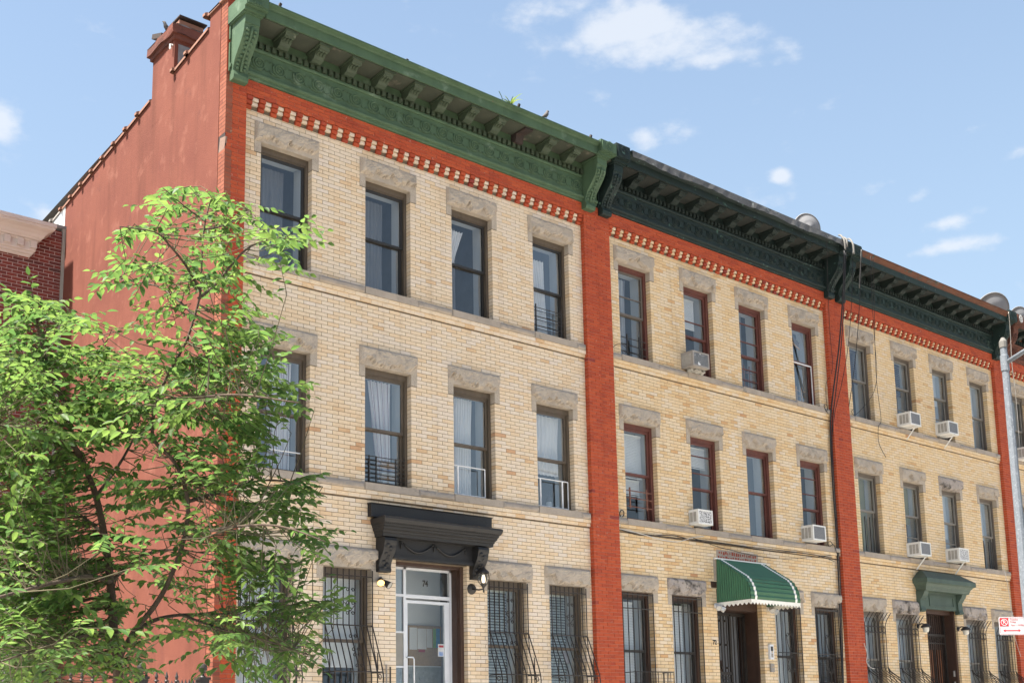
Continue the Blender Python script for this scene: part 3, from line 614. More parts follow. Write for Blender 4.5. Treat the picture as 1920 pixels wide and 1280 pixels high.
while y < 11.5: tile(y, y+.5, slope_z(y), slope_z(y+.5), 'clay' if y < 6.3 else 'trim_grey'); y += .502
ch = part('chimney', h)
MB().box(-.0128, .62, 1.745, 2.575, 11.5, 12.735).build('stack', 'stucco', ch)
def rough_box(mb, x0, x1, y0, y1, z0, z1, n=7, amp=.012, seed=3):
    r2 = random.Random(seed); base = len(mb.v)
    def pt(x, y, z): q = mnoise.noise_vector(Vector((x*5,y*5,z*5)))*amp; return (x+q.x, y+q.y, z+q.z)
    for f in range(4):
        for i in range(n):
            for (za, zb) in ((z0,(z0+z1)/2),((z0+z1)/2,z1)):
                a, b = i/n, (i+1)/n
                e = {0:lambda t:(x0+(x1-x0)*t,y0),1:lambda t:(x1,y0+(y1-y0)*t),2:lambda t:(x1+(x0-x1)*t,y1),3:lambda t:(x0,y1+(y0-y1)*t)}[f]
                mb.quad(pt(*e(a),za), pt(*e(b),za), pt(*e(b),zb), pt(*e(a),zb))
    mb.quad((x0,y0,z1-.004),(x1,y0,z1-.004),(x1,y1,z1-.004),(x0,y1,z1-.004)); mb.quad((x0,y1,z0+.004),(x1,y1,z0+.004),(x1,y0,z0+.004),(x0,y0,z0+.004)); return mb
cp = MB(); rough_box(cp, -.045, .655, 1.70, 2.62, 12.68, 12.755); rough_box(cp, -.085, .695, 1.66, 2.67, 12.756, 12.91, amp=.022); cp.build('cap', 'cap_stucco', ch)
MB().box(.05, .60, 1.735, 1.744, 11.9, 12.62).build('flashing', 'lead', ch)
mo = MB(); rough_box(mo, .02, .58, 1.74, 2.55, 12.90, 12.99, amp=.05); mo.build('mortar_bed', 'lead', ch)
MB().box(.08, .50, 1.80, 2.14, 12.95, 13.10).build('flue', 'clay', ch)
MB().lathe([(.155,12.95),(.155,13.07)], (.16,2.43,0), 14).build('flue', 'white_paint', ch)
c2 = MB(); zc = 13.13; X0_, X1_, Y0_, Y1_ = .06, .54, 1.74, 2.20
c2.box(X0_, X1_, Y0_, Y1_, zc, zc+.02)
top_ = [(.20,1.90,zc+.12),(.40,1.90,zc+.12),(.40,2.06,zc+.12),(.20,2.06,zc+.12)]; bot_ = [(X0_,Y0_,zc+.021),(X1_,Y0_,zc+.021),(X1_,Y1_,zc+.021),(X0_,Y1_,zc+.021)]
for q in range(4): c2.quad(bot_[q], bot_[(q+1)%4], top_[(q+1)%4], top_[q])
c2.quad(*top_)
for x, y in ((.10,1.83),(.48,1.83),(.10,2.11),(.48,2.11)): c2.box(x-.012, x+.012, y-.012, y+.012, 13.0, zc+.005)
c2.build('flue_cap', 'soot_metal', ch)
c3 = MB(); c3.obox(Matrix.Translation((.17,2.46,13.09)) @ Matrix.Rotation(rad(22), 4, 'X'), .19, .20, .04); c3.build('flue_cap', 'soot_metal', ch)
MB().tube([(-.02,1.80,12.60),(-.06,1.80,12.60),(-.06,1.80,12.52)], .018, 6).build('insulator', 'white_paint', ch)
# ------------------------------------------------------------------ windows
def window(root, x0, x1, z0, z1, casing, sash, head=.09, mid=.5, yf=.115, label=None, mun_u=(), mun_l=(), back=None, stile=.045, cw=.05, rm='plaster', gl='glass'):
    c = MB()
    c.box(x0, x0+cw, yf, yf+.12, z0, z1); c.box(x1-cw, x1, yf, yf+.12, z0, z1); c.box(x0+cw, x1-cw, yf, yf+.12, z1-head, z1); c.box(x0+cw, x1-cw, yf, yf+.12, z0, z0+.035)
    c.box(x0+cw, x1-cw, yf+.02, yf+.12, z1-head-.022, z1-head)
    wn = c.build('window', casing, root)
    if label: wn['label'] = label
    a, b = x0+cw, x1-cw; zt, zb = z1-head-.022, z0+.035; zm = zb+(zt-zb)*mid
    def leaf(za, zb_, y, muns):
        s = MB(); s.box(a, a+stile, y, y+.035, za, zb_); s.box(b-stile, b, y, y+.035, za, zb_); s.box(a+stile, b-stile, y, y+.035, zb_-stile*.9, zb_); s.box(a+stile, b-stile, y, y+.035, za, za+stile*.9)
        sh = s.build('sash', sash, wn)
        t1, t2 = R_.uniform(-.004,.004), R_.uniform(-.005,.005); MB().quad((a+stile-.004,y+.016-t1,za+stile*.8-t2*0),(b-stile+.004,y+.016+t1,za+stile*.8),(b-stile+.004,y+.016+t1+t2,zb_-stile*.8),(a+stile-.004,y+.016-t1+t2,zb_-stile*.8)).build('pane', gl, wn)
        for q in muns: z = za+(zb_-za)*q; MB().box(a+stile, b-stile, y+.003, y+.030, z-.011, z+.011).build('muntin', sash, wn)
        return sh
    leaf(zm-.012, zt, yf+.035, mun_u); leaf(zb, zm+.022, yf+.072, mun_l)
    r = MB(); d0, d1 = yf+.121, yf+.36                      # plastered reveal inside
    r.quad((b,d0,z0),(b,d1,z0),(b,d1,z1-.06),(b,d0,z1-.06)); r.quad((a,d1,z0),(a,d0,z0),(a,d0,z1-.06),(a,d1,z1-.06)); r.quad((a,d0,z1-.06),(b,d0,z1-.06),(b,d1,z1-.06),(a,d1,z1-.06)); r.quad((a,d1,z0+.03),(b,d1,z0+.03),(b,d0,z0+.03),(a,d0,z0+.03))
    r.build('reveal', rm, wn)
    return wn
def blind(wn, x0, x1, z0, z1, y, m, pitch=.026, tilt=.35, name='blind'):
    mb = MB(); z = z1-.03; mb.box(x0, x1, y-.012, y+.012, z1-.03, z1)
    w2 = pitch*.52
    while z > z0:
        dz, dy = w2*math.cos(tilt), w2*math.sin(tilt); mb.quad((x0,y-dy,z-dz),(x1,y-dy,z-dz),(x1,y+dy,z+dz),(x0,y+dy,z+dz)); z -= pitch
    mb.box(x0, x1, y-.01, y+.01, z0-.015, z0); return mb.build(name, m, wn)
def curtain(label, X0, x0t, x1t, x0b, x1b, z0, z1, y, m, folds=6, amp=.028, pinch=None, zt=None, grp='curtains of the end house'):
    mb = MB(); nx, nz = 40, 22; uv = []
    for j in range(nz+1):
        v = j/nz; z = z0+(z1-z0)*v
        if pinch is None: a, b = x0b+(x0t-x0b)*v, x1b+(x1t-x1b)*v
        else:
            pv, pa, pb2 = pinch
            if v > pv: t = (v-pv)/(1-pv); t = t*t*(3-2*t); a, b = pa+(x0t-pa)*t, pb2+(x1t-pb2)*t
            else: t = v/pv; a, b = x0b+(pa-x0b)*t, x1b+(pb2-x1b)*t
        for i in range(nx+1):
            u = i/nx; mb.v.append((a+(b-a)*u, y+amp*math.sin(u*folds*2*math.pi+.6*math.sin(v*3))+.006*math.sin(u*31+v*5), z)); uv.append((u, v))
    for j in range(nz):
        for i in range(nx): q = j*(nx+1)+i; mb.f.append((q, q+1, q+nx+2, q+nx+1)); mb.a.append(0)
    o = mb.build('curtain', m, None, True, uv, (X0,0,0)); return tag(o, label, 'curtain', grp)
def guard(wn, x0, x1, z0, z1, y, m, hb=(), vb=(), r=.008, frame=False, name='window_guard'):
    mb = MB()
    for z in hb: mb.tube([(x0,y,z),(x1,y,z)], r, 6)
    for x in vb: mb.box(x-r*1.5, x+r*1.5, y-.012, y+.004, z0, z1)
    if frame: 
        for z in (z0, z1): mb.tube([(x0,y,z),(x1,y,z)], r, 6)
        for x in (x0, x1): mb.tube([(x,y,z0),(x,y,z1)], r, 6)
    return mb.build(name, m, wn)
def z_of(f): return FLOORS[f][0], FLOORS[f][1]
W = {}
for i in range(4):
    cas, sash = [('bronze','black_sash'),('maroon_frame','maroon_frame'),('grey_frame','grey_sash'),('grey_frame','grey_sash')][i]
    for f in (3, 2, 1):
        OP = UP if f > 1 else GO; z0, z1 = z_of(f)
        for k in range(4):
            c_, s_ = cas, sash; kw = {}
            if i == 0 and f == 2: s_ = 'bronze'
            if i == 0 and f == 1: s_ = 'bronze'
            if i == 1:
                kw = dict(head=.075, cw=.07)
                if f == 3: kw.update(mun_u=[(.42,),(.36,),(.72,.33),()][k], mun_l=[(),(),(.62,.30),()][k], mid=[.50,.46,.42,.55][k])
                if f == 2: kw.update(mun_u=[(),(.72,.35),(),(.72,.36)][k], mun_l=[(),(),(),(.45,)][k], mid=[.5,.46,.53,.44][k])
                if f == 3 and k == 0: s_ = 'grey_frame'
                if f == 1: c_ = 'dark_wood'; s_ = 'black_sash'
            if i == 2:
                kw = dict(head=.055, cw=.045)
                if f > 1: kw.update(mid=[.53,.60,.62,.5][k] if f == 3 else [.55,.58,.58,.48][k], mun_l=(.5,) if k in (1, 2) else ())
            if (i, f) == (0, 2) or (i, f, k) in ((2,2,2),(2,2,3),(1,2,2),(0,3,3),(2,3,2),(1,3,3)): kw['gl'] = 'glass_bright'
            W[i, f, k] = window(H[i], OP[k][0], OP[k][1], z0, z1, c_, s_, **kw)
    DOORS = None
# ---- what shows in the windows of the end house
for k, (lb) in enumerate(['grey sheer curtain in top-floor window nearest the red flank wall', 'grey sheer curtain in second top-floor window of the end house']):
    x0, x1 = UP[k]; curtain(lb, 0, x0+.06, x1-.22, x0+.06, x1-.22, 8.58, 10.28, .50, 'curtain_sheer', 9, .012)
x0, x1 = UP[2]; curtain('small white gathered curtain tied left in third top-floor window', 0, x0+.06, x0+.46, x0+.02, x0+.14, 9.2, 10.12, .29, 'curtain_white', 7, .02)
curtain('dark drape at left of third top-floor window', 0, x0+.06, x0+.50, x0+.06, x0+.50, 8.58, 10.3, .55, 'curtain_sheer', 5, .01)
x0, x1 = UP[3]; curtain('white curtain swept right in fourth top-floor window', 0, x0+.05, x0+.50, x0+.34, x0+.56, 8.6, 10.05, .29, 'curtain_white', 7, .025)
guard(W[0,3,3], x0+.06, x1-.07, 8.60, 9.12, .10, 'iron', (8.66,8.72,8.83,8.89,9.0,9.06), (x0+.13, x1-.14), .007)
x0, x1 = UP[0]; curtain('striped white curtain in middle-floor window behind the tree', 0, x0+.30, x1-.16, x0+.36, x1-.18, 5.43, 7.13, .29, 'curtain_stripe', 6, .028)
curtain('striped curtain edge at left of middle-floor window behind the tree', 0, x0+.05, x0+.16, x0+.04, x0+.10, 5.43, 7.13, .29, 'curtain_stripe', 2, .02)
guard(W[0,2,0], x0+.07, x1-.08, 5.44, 5.72, .11, 'white_bar', (5.72,), (), .010)
x0, x1 = UP[1]; curtain('purple-striped white curtain gathered to a point above the books', 0, x0+.24, x0+.66, x0+.46, x0+.66, 5.5, 7.13, .29, 'curtain_stripe', 6, .03)
curtain('pale curtain strip at left of the window with books', 0, x0+.04, x0+.14, x0+.03, x0+.06, 6.2, 7.13, .29, 'curtain_white', 2, .015)
guard(W[0,2,1], x0+.06, x1-.06, 5.42, 5.86, .10, 'iron', (5.50,5.57,5.64,5.71,5.78,5.85), (x0+.14, x0+.27, x1-.24), .007)
bk = thing('book_stack', 'stack of books standing inside the sill behind black window guard', 'books', (x0+.60, .30, 5.43))
for q in range(7): MB().box(-.13+.012*math.sin(q*2), .13+.01*math.cos(q*3), -.07, .07, q*.058, q*.058+.05).build('book', ['book_blue','paper','cardboard','paper','book_blue','cardboard','cardboard'][q], bk)
x0, x1 = UP[2]; curtain('long white curtain in third middle-floor window', 0, x0+.24, x0+.60, x0+.18, x0+.56, 5.43, 7.13, .29, 'curtain_white', 7, .028)
guard(W[0,2,2], x0+.06, x1-.16, 5.44, 5.92, .10, 'white_bar', (), (x0+.15,), .010, True)
x0, x1 = UP[3]; curtain('pale full-width curtain in fourth middle-floor window', 0, x0+.05, x1-.10, x0+.05, x1-.14, 6.05, 7.13, .29, 'curtain_white', 8, .018)
guard(W[0,2,3], x0+.06, x1-.08, 5.44, 5.93, .10, 'white_bar', (), (x0+.14, x1-.22), .010, True)
bt = thing('bottle', 'dark bottle on the sill of fourth middle-floor window', 'bottle', (x0+.55,.33,5.43)); MB().lathe([(.0,0),(.045,.0),(.05,.02),(.05,.2),(.02,.28),(.016,.36),(0,.36)], (0,0,0), 10).build('glass_body', 'cable_black', bt, True); MB().lathe([(.051,.06),(.051,.15)], (0,0,0), 10).build('label_band', 'paper', bt)
# blinds
for k, (m, zb, p, t) in enumerate([('blind_white',2.2,.026,.2),('blind_white',2.6,.026,.2),('blind_slat',2.0,.048,.75),('blind_slat',2.0,.048,.75)]):
    x0, x1 = GO[k]; blind(W[0,1,k], x0+.07, x1-(.10 if k < 2 else .20), zb, 3.93, .32, m, p, t)
X = UP; b2 = W
blind(W[1,2,0], X[0][0]+.08, X[0][1]-.12, 6.28, 7.12, .30, 'blind_white', .03, .25); blind(W[1,2,0], X[0][0]+.08, X[0][1]-.14, 5.95, 6.25, .36, 'blind_white', .03, .25)
guard(W[1,2,0], X[0][0]+.09, X[0][1]-.1, 5.62, 6.02, .07, 'rust_bar', (5.66,5.82,5.96), (X[0][0]+.17, X[0][1]-.26), .010)
blind(W[1,2,1], X[1][0]+.08, X[1][1]-.12, 6.70, 7.12, .30, 'blind_white', .03, .25)
blind(W[1,3,1], X[1][0]+.08, X[1][1]-.22, 9.62, 10.25, .32, 'blind_white', .022, .2)
guard(W[1,3,0], X[0][0]+.09, X[0][1]-.1, 8.62, 9.02, .07, 'iron', (8.66,8.80,8.94), (X[0][0]+.25, X[0][1]-.3), .009)
guard(W[1,3,2], X[2][0]+.1, X[2][1]-.12, 8.6, 9.15, .26, 'rust_bar', (8.7,8.85,9.0), (X[2][0]+.4, X[2][1]-.3), .008)
guard(W[1,3,3], X[3][0]+.1, X[3][1]-.12, 8.6, 9.0, .26, 'cardboard', (8.68,8.8,8.92), (X[3][0]+.4, X[3][1]-.3), .007)
MB().box(X[3][0]+.09, X[3][1]-.10, .10, .118, 9.47, 9.495).box(X[3][1]-.105, X[3][1]-.088, .10, .118, 8.56, 9.495).build('storm_sash', 'white_bar', W[1,3,3])
g2 = 'curtains of the awning house'
curtain('thin white curtain in first top-floor window of the awning house', PITCH_, X[0][0]+.10, X[0][0]+.46, X[0][0]+.1, X[0][0]+.44, 8.6, 10.2, .29, 'curtain_grey', 5, .02, grp=g2)
curtain('dark curtain covering left of third top-floor window, awning house', PITCH_, X[2][0]+.1, X[2][0]+.42, X[2][0]+.1, X[2][0]+.42, 8.6, 10.25, .29, 'curtain_sheer', 4, .02, grp=g2)
curtain('blue-grey curtain in fourth top-floor window of the awning house', PITCH_, X[3][0]+.08, X[3][0]+.42, X[3][0]+.08, X[3][0]+.40, 9.3, 10.05, .29, 'curtain_grey', 4, .02, grp=g2)
rb = MB(); rb.obox(Matrix.Translation((X[3][0]+.33,.30,10.12)) @ Matrix.Rotation(rad(24), 4, 'Y'), .32, .02, .085); rbo = tag(rb.build('roman_blind', 'dark_wood', None, loc=(PITCH_,0,0)), 'brown blind hanging askew in fourth top-floor window', 'blind')
sl = MB(); sl.obox(Matrix.Translation((X[3][0]+.33,.27,10.03)) @ Matrix.Rotation(rad(24), 4, 'Y'), .33, .012, .014); sl.build('bottom_slat', 'cardboard', rbo)
for k in (0, 1): blind(W[1,1,k], GO[k][0]+.09, GO[k][1]-.22, 2.0, 3.9, .33, 'blind_white', .05, .3)
MB().box(GO[2][0]+.08, GO[2][1]-.1, .40, .41, 1.95, 3.95).build('sheet_shade', 'plaster', W[1,1,2]); MB().box(GO[2][0]+.12, GO[2][0]+.26, .27, .275, 2.72, 3.02).build('notice', 'poster_blue', W[1,1,2])
MB().box(GO[3][0]+.08, GO[3][1]-.4, .40, .41, 3.0, 3.95).build('sheet_shade', 'orange_wood', W[1,1,3])
for k in (0, 1): blind(W[2,3,k], X[k][0]+.06, X[k][1]-.17, 9.50, 10.3, .30, 'blind_navy', .05, .4)
for k in (2, 3): MB().box(X[k][0]+.06, X[k][1]-.12, .36, .365, 9.55 if k == 2 else 9.45, 10.35).build('roller_shade', 'plaster', W[2,3,k])
for k in (0, 1): MB().box(X[k][0]+.06, X[k][1]-.10, .36, .365, 6.3 if k else 5.5, 7.2).build('roller_shade', 'olive_shade', W[2,2,k])
for k in (2, 3): MB().box(X[k][0]+.06, X[k][1]-.12, .36, .365, 6.1, 7.2).build('roller_shade', 'plaster', W[2,2,k])
guard(W[2,2,3], X[3][0]+.08, X[3][1]-.08, 5.45, 6.15, .10, 'iron', (), (X[3][0]+.2, X[3][0]+.45, X[3][0]+.65), .006); guard(W[2,2,0], X[0][0]+.08, X[0][1]-.08, 5.45, 6.25, .10, 'iron', (), (X[0][0]+.3, X[0][0]+.5, X[0][0]+.7), .006)
for k in range(4): MB().box(GO[k][0]+.06, GO[k][1]-.16, .34, .345, 2.95, 3.95).build('roller_shade', 'plaster', W[2,1,k])
# ------------------------------------------------------------------ iron window grilles
def cscroll(cx, y, cz, r, sx=1, sz=1, n=14, turns=1.15):
    return [(cx+sx*r*(1-.6*t/n)*math.cos(2*math.pi*turns*t/n), y, cz+sz*r*(1-.6*t/n)*math.sin(2*math.pi*turns*t/n)) for t in range(n+1)]
def grille(root, x0, x1, prof, nb, rails, m, scrolls, r=.0095, side=None, label=None, rings=None):
    g = part('window_grille', root)
    if label: g['label'] = label
    me = MB().tube([(0,y,z) for y,z in prof], r, 6).build('bar', m, g, loc=(x0,0,0)).data
    for i in range(1, nb): link('bar', me, g, (x0+(x1-x0)*i/(nb-1), 0, 0))
    for z, y, ret in rails:
        mb = MB(); mb.tube(([(x0,-.0,z)] if ret else [])+[(x0,y,z),(x1,y,z)]+([(x1,0,z)] if ret else []), r*1.1, 6); mb.build('rail', m, g)
    if side:
        for x in (x0, x1):
            for pr in side: MB().tube([(x,y,z) for y,z in pr], r*.9, 5).build('side_bar', m, g)
    if rings:
        z, rr_ = rings
        mb = MB()
        for i in range(nb-1):
            cx = x0+(x1-x0)*(i+.5)/(nb-1); hw = (x1-x0)/(nb-1)/2
            mb.tube([(cx+hw*.8*math.cos(t*2*math.pi/12), prof_y(prof, z+rr_*math.sin(t*2*math.pi/12)), z+rr_*math.sin(t*2*math.pi/12)) for t in range(13)], r*.7, 4)
        mb.build('ring_band', m, g)
    for pts in scrolls: MB().tube(pts, r*.7, 5).build('scroll', m, g)
    return g
def prof_y(prof, z):
    for (ya, za), (yb, zb) in zip(prof[:-1], prof[1:]):
        if min(za, zb) <= z <= max(za, zb): return ya+(yb-ya)*((z-za)/(zb-za) if zb != za else 0)
    return prof[-1][0]
# belly grilles of the end house
PB = [(-.03,4.03),(-.03,3.20),(-.05,3.15),(-.27,2.62),(-.31,2.50),(-.325,2.40),(-.31,2.28),(-.26,2.15),(-.18,2.06),(-.06,2.02)]
SB = [[(-.03,3.18),(-.05,2.9),(-.16,2.55),(-.18,2.1)], [(-.17,2.78),(-.17,2.08)]]
for k in range(4):
    x0, x1 = GO[k][0]+.02, GO[k][1]-.0; cx = (x0+x1)/2+.02
    sc_ = []
    for dz in (3.72, 3.52, 3.37):
        for s in (-1, 1): sc_.append(cscroll(cx+s*.045, -.032, dz, .030, -s, 1))
    for s in (-1, 1): sc_.append([(cx, -.032, 3.40), (cx+s*.05, -.032, 3.46), (cx+s*.10, -.032, 3.53)])
    for dz in (3.02, 2.82, 2.74, 2.58):
        for s in (-1, 1): sc_.append(cscroll(cx+s*.042, prof_y(PB, dz)-.005, dz, .030, -s, 1))
    for x in (x0, x1):
        for dz in (2.42, 2.20): sc_.append([(x, -.17+q[0], q[2]) for q in cscroll(-.06, 0, dz, .05)])
    grille(H[0], x0, x1, PB, 9, [(3.93,-.03,False),(3.19,-.035,True),(2.49,-.315,True)], 'iron_brown' if k in (1, 2) else 'iron', sc_, side=SB)
MB().obox(Matrix.Translation((GO[3][0]+.20,-.17,2.80)) @ Matrix.Rotation(rad(-24),4,'X'), .055, .004, .11).build('plate', 'lead', H[0]); MB().obox(Matrix.Translation((GO[0][1]-.0,-.18,2.83)), .06, .006, .055).build('plate', 'lead', H[0])
# flat grilles of the awning house
PF = [(-.02,4.03),(-.02,1.98)]
for k in range(4):
    x0, x1 = GO[k][0]+.02, GO[k][1]-.02; cx = (x0+x1)/2; sc_ = []
    if k > 1:
        for zc, sg in ((3.42, 1), (2.95, 1), (2.70, -1)):
            for s in (-1, 1):
                sc_.append(cscroll(cx+s*.07, -.024, zc, .045, -s, sg)); sc_.append([(cx+s*.115,-.024,zc),(cx+s*.09,-.024,zc-sg*.16),(cx,-.024,zc-sg*.36)])
    grille(H[1], x0, x1, PF, 7, [(4.0,-.02,False),(3.74 if k < 2 else 3.98,-.022,False),(3.05,-.022,False) if k > 1 else (2.02,-.022,False)], 'iron', sc_)
bx = part('window_box_guard', H[1]); x0, x1 = GO[0][0]+.05, GO[0][1]+.18
for z in (2.58, 2.38, 2.05): MB().tube([(x0,0,z),(x0,-.28,z),(x1,-.28,z),(x1,0,z)], .008, 6).build('rail', 'iron', bx)
me = MB().tube([(0,-.28,2.05),(0,-.28,2.58)], .007, 6).build('bar', 'iron', bx, loc=(x0,0,0)).data
for q in range(1, 8): link('bar', me, bx, (x0+(x1-x0)*q/7,0,0))
for q in range(3): link('bar', me, bx, (x1,.08+.08*q,0))
ms_ = MB(); x0, x1 = GO[3][0]+.05, GO[3][1]-.03
for q in range(22): ms_.tube([(x0+(x1-x0)*q/21,.02,1.98),(x0+(x1-x0)*q/21,.02,2.98)], .003, 4)
for q in range(26): ms_.tube([(x0,.02,1.98+q*.04),(x1,.02,1.98+q*.04)], .003, 4)
ms_.box(x0,x1,.01,.03,2.97,3.0); tag(ms_.build('mesh_screen', 'iron_brown', H[1]), 'fine dark wire mesh over the lower half of the last ground window', kind='stuff')
MB().box(GO[3][0]+.25, GO[3][0]+.65, .05, .06, 2.0, 2.46).build('vent_panel', 'grey_frame', H[1])
# curled grilles of the green-hood house
PC = [(-.20,4.02),(-.16,3.97),(-.09,3.88),(-.045,3.78),(-.035,3.70),(-.035,2.82),(-.06,2.74),(-.16,2.66),(-.30,2.58),(-.44,2.46),(-.52,2.32),(-.55,2.15),(-.50,1.98),(-.30,1.85)]
for k in range(4):
    x0, x1 = GO[k][0]+.03, GO[k][1]-.0; cx = (x0+x1)/2; sc_ = []
    for s in (-1, 1):
        sc_.append([(x, prof_y(PC, max(z,1.99))-.01, z) for x, _, z in cscroll(cx+s*.16, 0, 2.28, .13, -s, 1, 18, 1.3)])
    SD = [[(-.035,2.82),(-.10,2.72),(-.24,2.62),(-.36,2.45),(-.42,2.25),(-.40,2.0)], [(-.035,2.82),(-.06,2.72),(-.15,2.62),(-.24,2.45),(-.28,2.25),(-.27,2.0)], [(-.035,2.8),(-.08,2.6),(-.13,2.4),(-.14,2.0)]]
    grille(H[2], x0, x1, PC, 7, [(3.72,-.037,False),(3.58,-.037,False),(2.80,-.037,True),(2.42,-.46,True)], 'iron_brown', sc_, r=.0085, rings=(3.65, .062), side=SD)
# ------------------------------------------------------------------ doors
dx0, dx1 = DOOR[0], DOOR[1]
d = part('entrance', H[0])
a = MB(); y = .30
for (xa, xb, za, zb) in ((3.425,3.475,.9,4.185),(4.34,4.40,.9,4.185),(3.25,4.40,4.15,4.185),(3.25,3.425,3.715,3.755),(3.475,4.34,3.70,3.755),(3.25,3.425,3.14,3.165),(3.25,3.425,2.60,2.625)): a.box(xa, xb, y, y+.06, za, zb)
a.build('frame', 'aluminium', d)
MB().box(3.475, 4.34, y+.02, y+.024, 3.755, 4.15).build('transom_pane', 'glass_clear', d)
MB().box(3.25, 3.425, y+.02, y+.024, 3.755, 4.15).build('side_pane', 'glass', d); MB().box(3.25, 3.425, y+.02, y+.024, 3.165, 3.715).build('side_pane', 'glass', d); MB().box(3.25, 3.425, y+.02, y+.024, .95, 2.6).build('side_pane', 'glass', d)
MB().box(3.25, 3.425, y+.015, y+.03, 2.625, 3.14).build('kick_panel', 'steel_panel', d)
dl = MB()
for (xa, xb, za, zb) in ((3.478,3.505,.95,3.665),(4.235,4.335,.95,3.665),(3.505,4.235,3.62,3.665),(3.505,4.235,.95,1.2)): dl.box(xa, xb, y+.005, y+.05, za, zb)
dl.build('door_leaf', 'aluminium', d)
MB().box(3.505, 4.235, y+.022, y+.026, 1.2, 3.62).build('door_pane', 'glass_clear', d)
MB().tube([(3.475,y-.01,2.76),(3.475,y-.055,2.76),(3.565,y-.055,2.76),(3.585,y-.055,2.73),(3.585,y-.055,2.0)], .012, 8).build('handle', 'aluminium', d, True)
tx = text('74', .135, Matrix.Translation((3.86, y+.012, 3.945)) @ FACE, 'black_sash', 'house_number', d, .002, .004); tx.scale = (.8, 1, 1)
pl = MB(); pl.box(4.402, 4.47, .10, .36, .9, 4.23); pl.box(3.07, 3.25, .30, .40, .9, 4.23); pl.box(3.07, 4.47, .12, .36, 4.187, 4.235); pl.box(4.38, 4.402, .16, .30, .9, 4.187)
for za, zb in ((1.0,2.20),(2.33,3.30),(3.42,4.05)): pl.box(4.392, 4.401, .12, .155, za, zb)
pl.build('door_casing', 'dark_wood', d)
lb = part('lobby', H[0])
LY_ = .98
MB().box(3.10, 4.66, LY_, LY_+.05, 1.0, 2.66).build('tiled_wall', 'ledge_tile', lb); MB().box(3.10, 4.66, LY_, LY_+.05, 2.66, 4.6).build('lobby_wall', 'plaster', lb)
tl = MB(); rr = random.Random(3)
for q in range(34):
    x = 3.1
    while x < 4.64: L_ = rr.uniform(.08,.24); tl.cur = rr.random(); tl.box(x, min(4.65, x+L_)-.004, LY_-rr.uniform(.006,.024), LY_-.001, 1.0+q*.048, 1.0+q*.048+.040, skip='b'); x += L_
tag(tl.build('ledge_stone', 'ledge_tile', lb), kind='stuff')
MB().box(3.98, 4.65, LY_-.03, LY_-.001, 2.68, 3.34).build('notice_board', 'cork', lb)
for xa, xb, za, zb, m in ((4.0,4.15,2.94,3.30,'paper'),(4.16,4.34,2.95,3.29,'paper'),(4.35,4.46,2.98,3.29,'paper'),(4.18,4.31,2.90,2.945,'poster_red'),(4.48,4.54,2.98,3.30,'poster_green'),(4.54,4.62,2.98,3.30,'poster_blue')): MB().box(xa, xb, LY_-.036, LY_-.031, za, zb).build('notice', m, lb)
stk = thing('flyer', 'small white flyer stuck on the glass entrance door', 'flyer', (4.17, y+.019, 2.89)); MB().box(-.06,.06,-.001,.001,-.10,.10).build('sheet','sign_white',stk); MB().box(-.045,.045,-.0025,-.0012,-.09,-.02).build('printed_band','book_blue',stk); MB().box(-.04,.05,-.0025,-.0012,.045,.08).build('printed_band','poster_red',stk)
for x, h_, m in ((2.86,2.62,'trim_grey'),(2.93,2.585,'iron')): tag(MB().tube([(0,0,.11),(0,0,h_)], .013, 8).build('pipe', m, None, loc=(x,-.05,0)), 'thin %s pipe rising beside the glass entrance door' % ('pale' if m == 'trim_grey' else 'black'), 'pipe')
# gated door of the awning house
d = part('entrance', H[1]); y = .42
MB().box(3.07, 3.10, .12, .6, .9, 4.23).box(4.44, 4.47, .12, .6, .9, 4.23).box(3.10, 4.44, .12, .6, 3.86, 4.23).build('door_casing', 'dark_wood', d)
MB().box(3.10, 4.44, .62, .66, .9, 3.86).build('door_leaf', 'room_grey', d); MB().box(3.42, 3.62, .612, .618, 2.98, 3.32).build('notice', 'sign_white', d); MB().box(3.3, 3.9, .612, .618, 2.6, 2.9).build('door_panel', 'dark_wood', d)
fr = MB()
for xa, xb in ((3.10,3.17),(3.93,3.99),(4.38,4.44)): fr.box(xa, xb, y, y+.04, .9, 3.82)
fr.box(3.10, 4.44, y, y+.04, 3.78, 3.84); fr.box(3.10, 3.99, y, y+.04, 2.60, 2.66); fr.box(3.10, 3.99, y, y+.04, 2.40, 2.46); fr.build('gate_frame', 'iron', d)
me = MB().box(-.008,.008,y+.012,y+.028,.95,3.78).build('bar', 'iron', d, loc=(3.25,0,0)).data
for q in range(1, 8): link('bar', me, d, (3.25+q*.088,0,0))
for x in (4.08, 4.19, 4.30): link('bar', me, d, (x,0,0))
kn = MB().lathe([(.0,-.03),(.022,-.02),(.028,0),(.022,.02),(0,.03)], (0,0,0), 6, 'y').build('bar_collar', 'iron', d, loc=(3.30,y+.02,3.68)).data
for q in range(4):
    for z in (3.68, 3.20, 2.74, 2.25): 
        if q or z != 3.68: link('bar_collar', kn, d, (3.30+q*.176, y+.02, z))
for q in range(6): MB().tube([(3.24+q*.12+p[0], y+.02, 2.53+p[2]) for p in cscroll(0,0,0,.05,1 if q % 2 else -1)], .007, 5).build('scroll', 'iron', d)
MB().lathe([(.0,-.07),(.028,-.06),(.032,-.04),(.015,-.02),(.02,0)], (3.16,y,2.50), 10, 'y').build('knob', 'brass', d, True)
text('72', .12, Matrix.Translation((2.95, -.004, 3.19)) @ FACE, 'iron', 'house_number', H[1], .003, .002)
pt = MB(); pt.box(3.13, 4.43, -.004, .02, 4.855, 5.03); pt.box(3.02, 3.14, -.003, .02, 4.40, 4.86); pt.build('patched_wall', 'sill_stone', H[1])
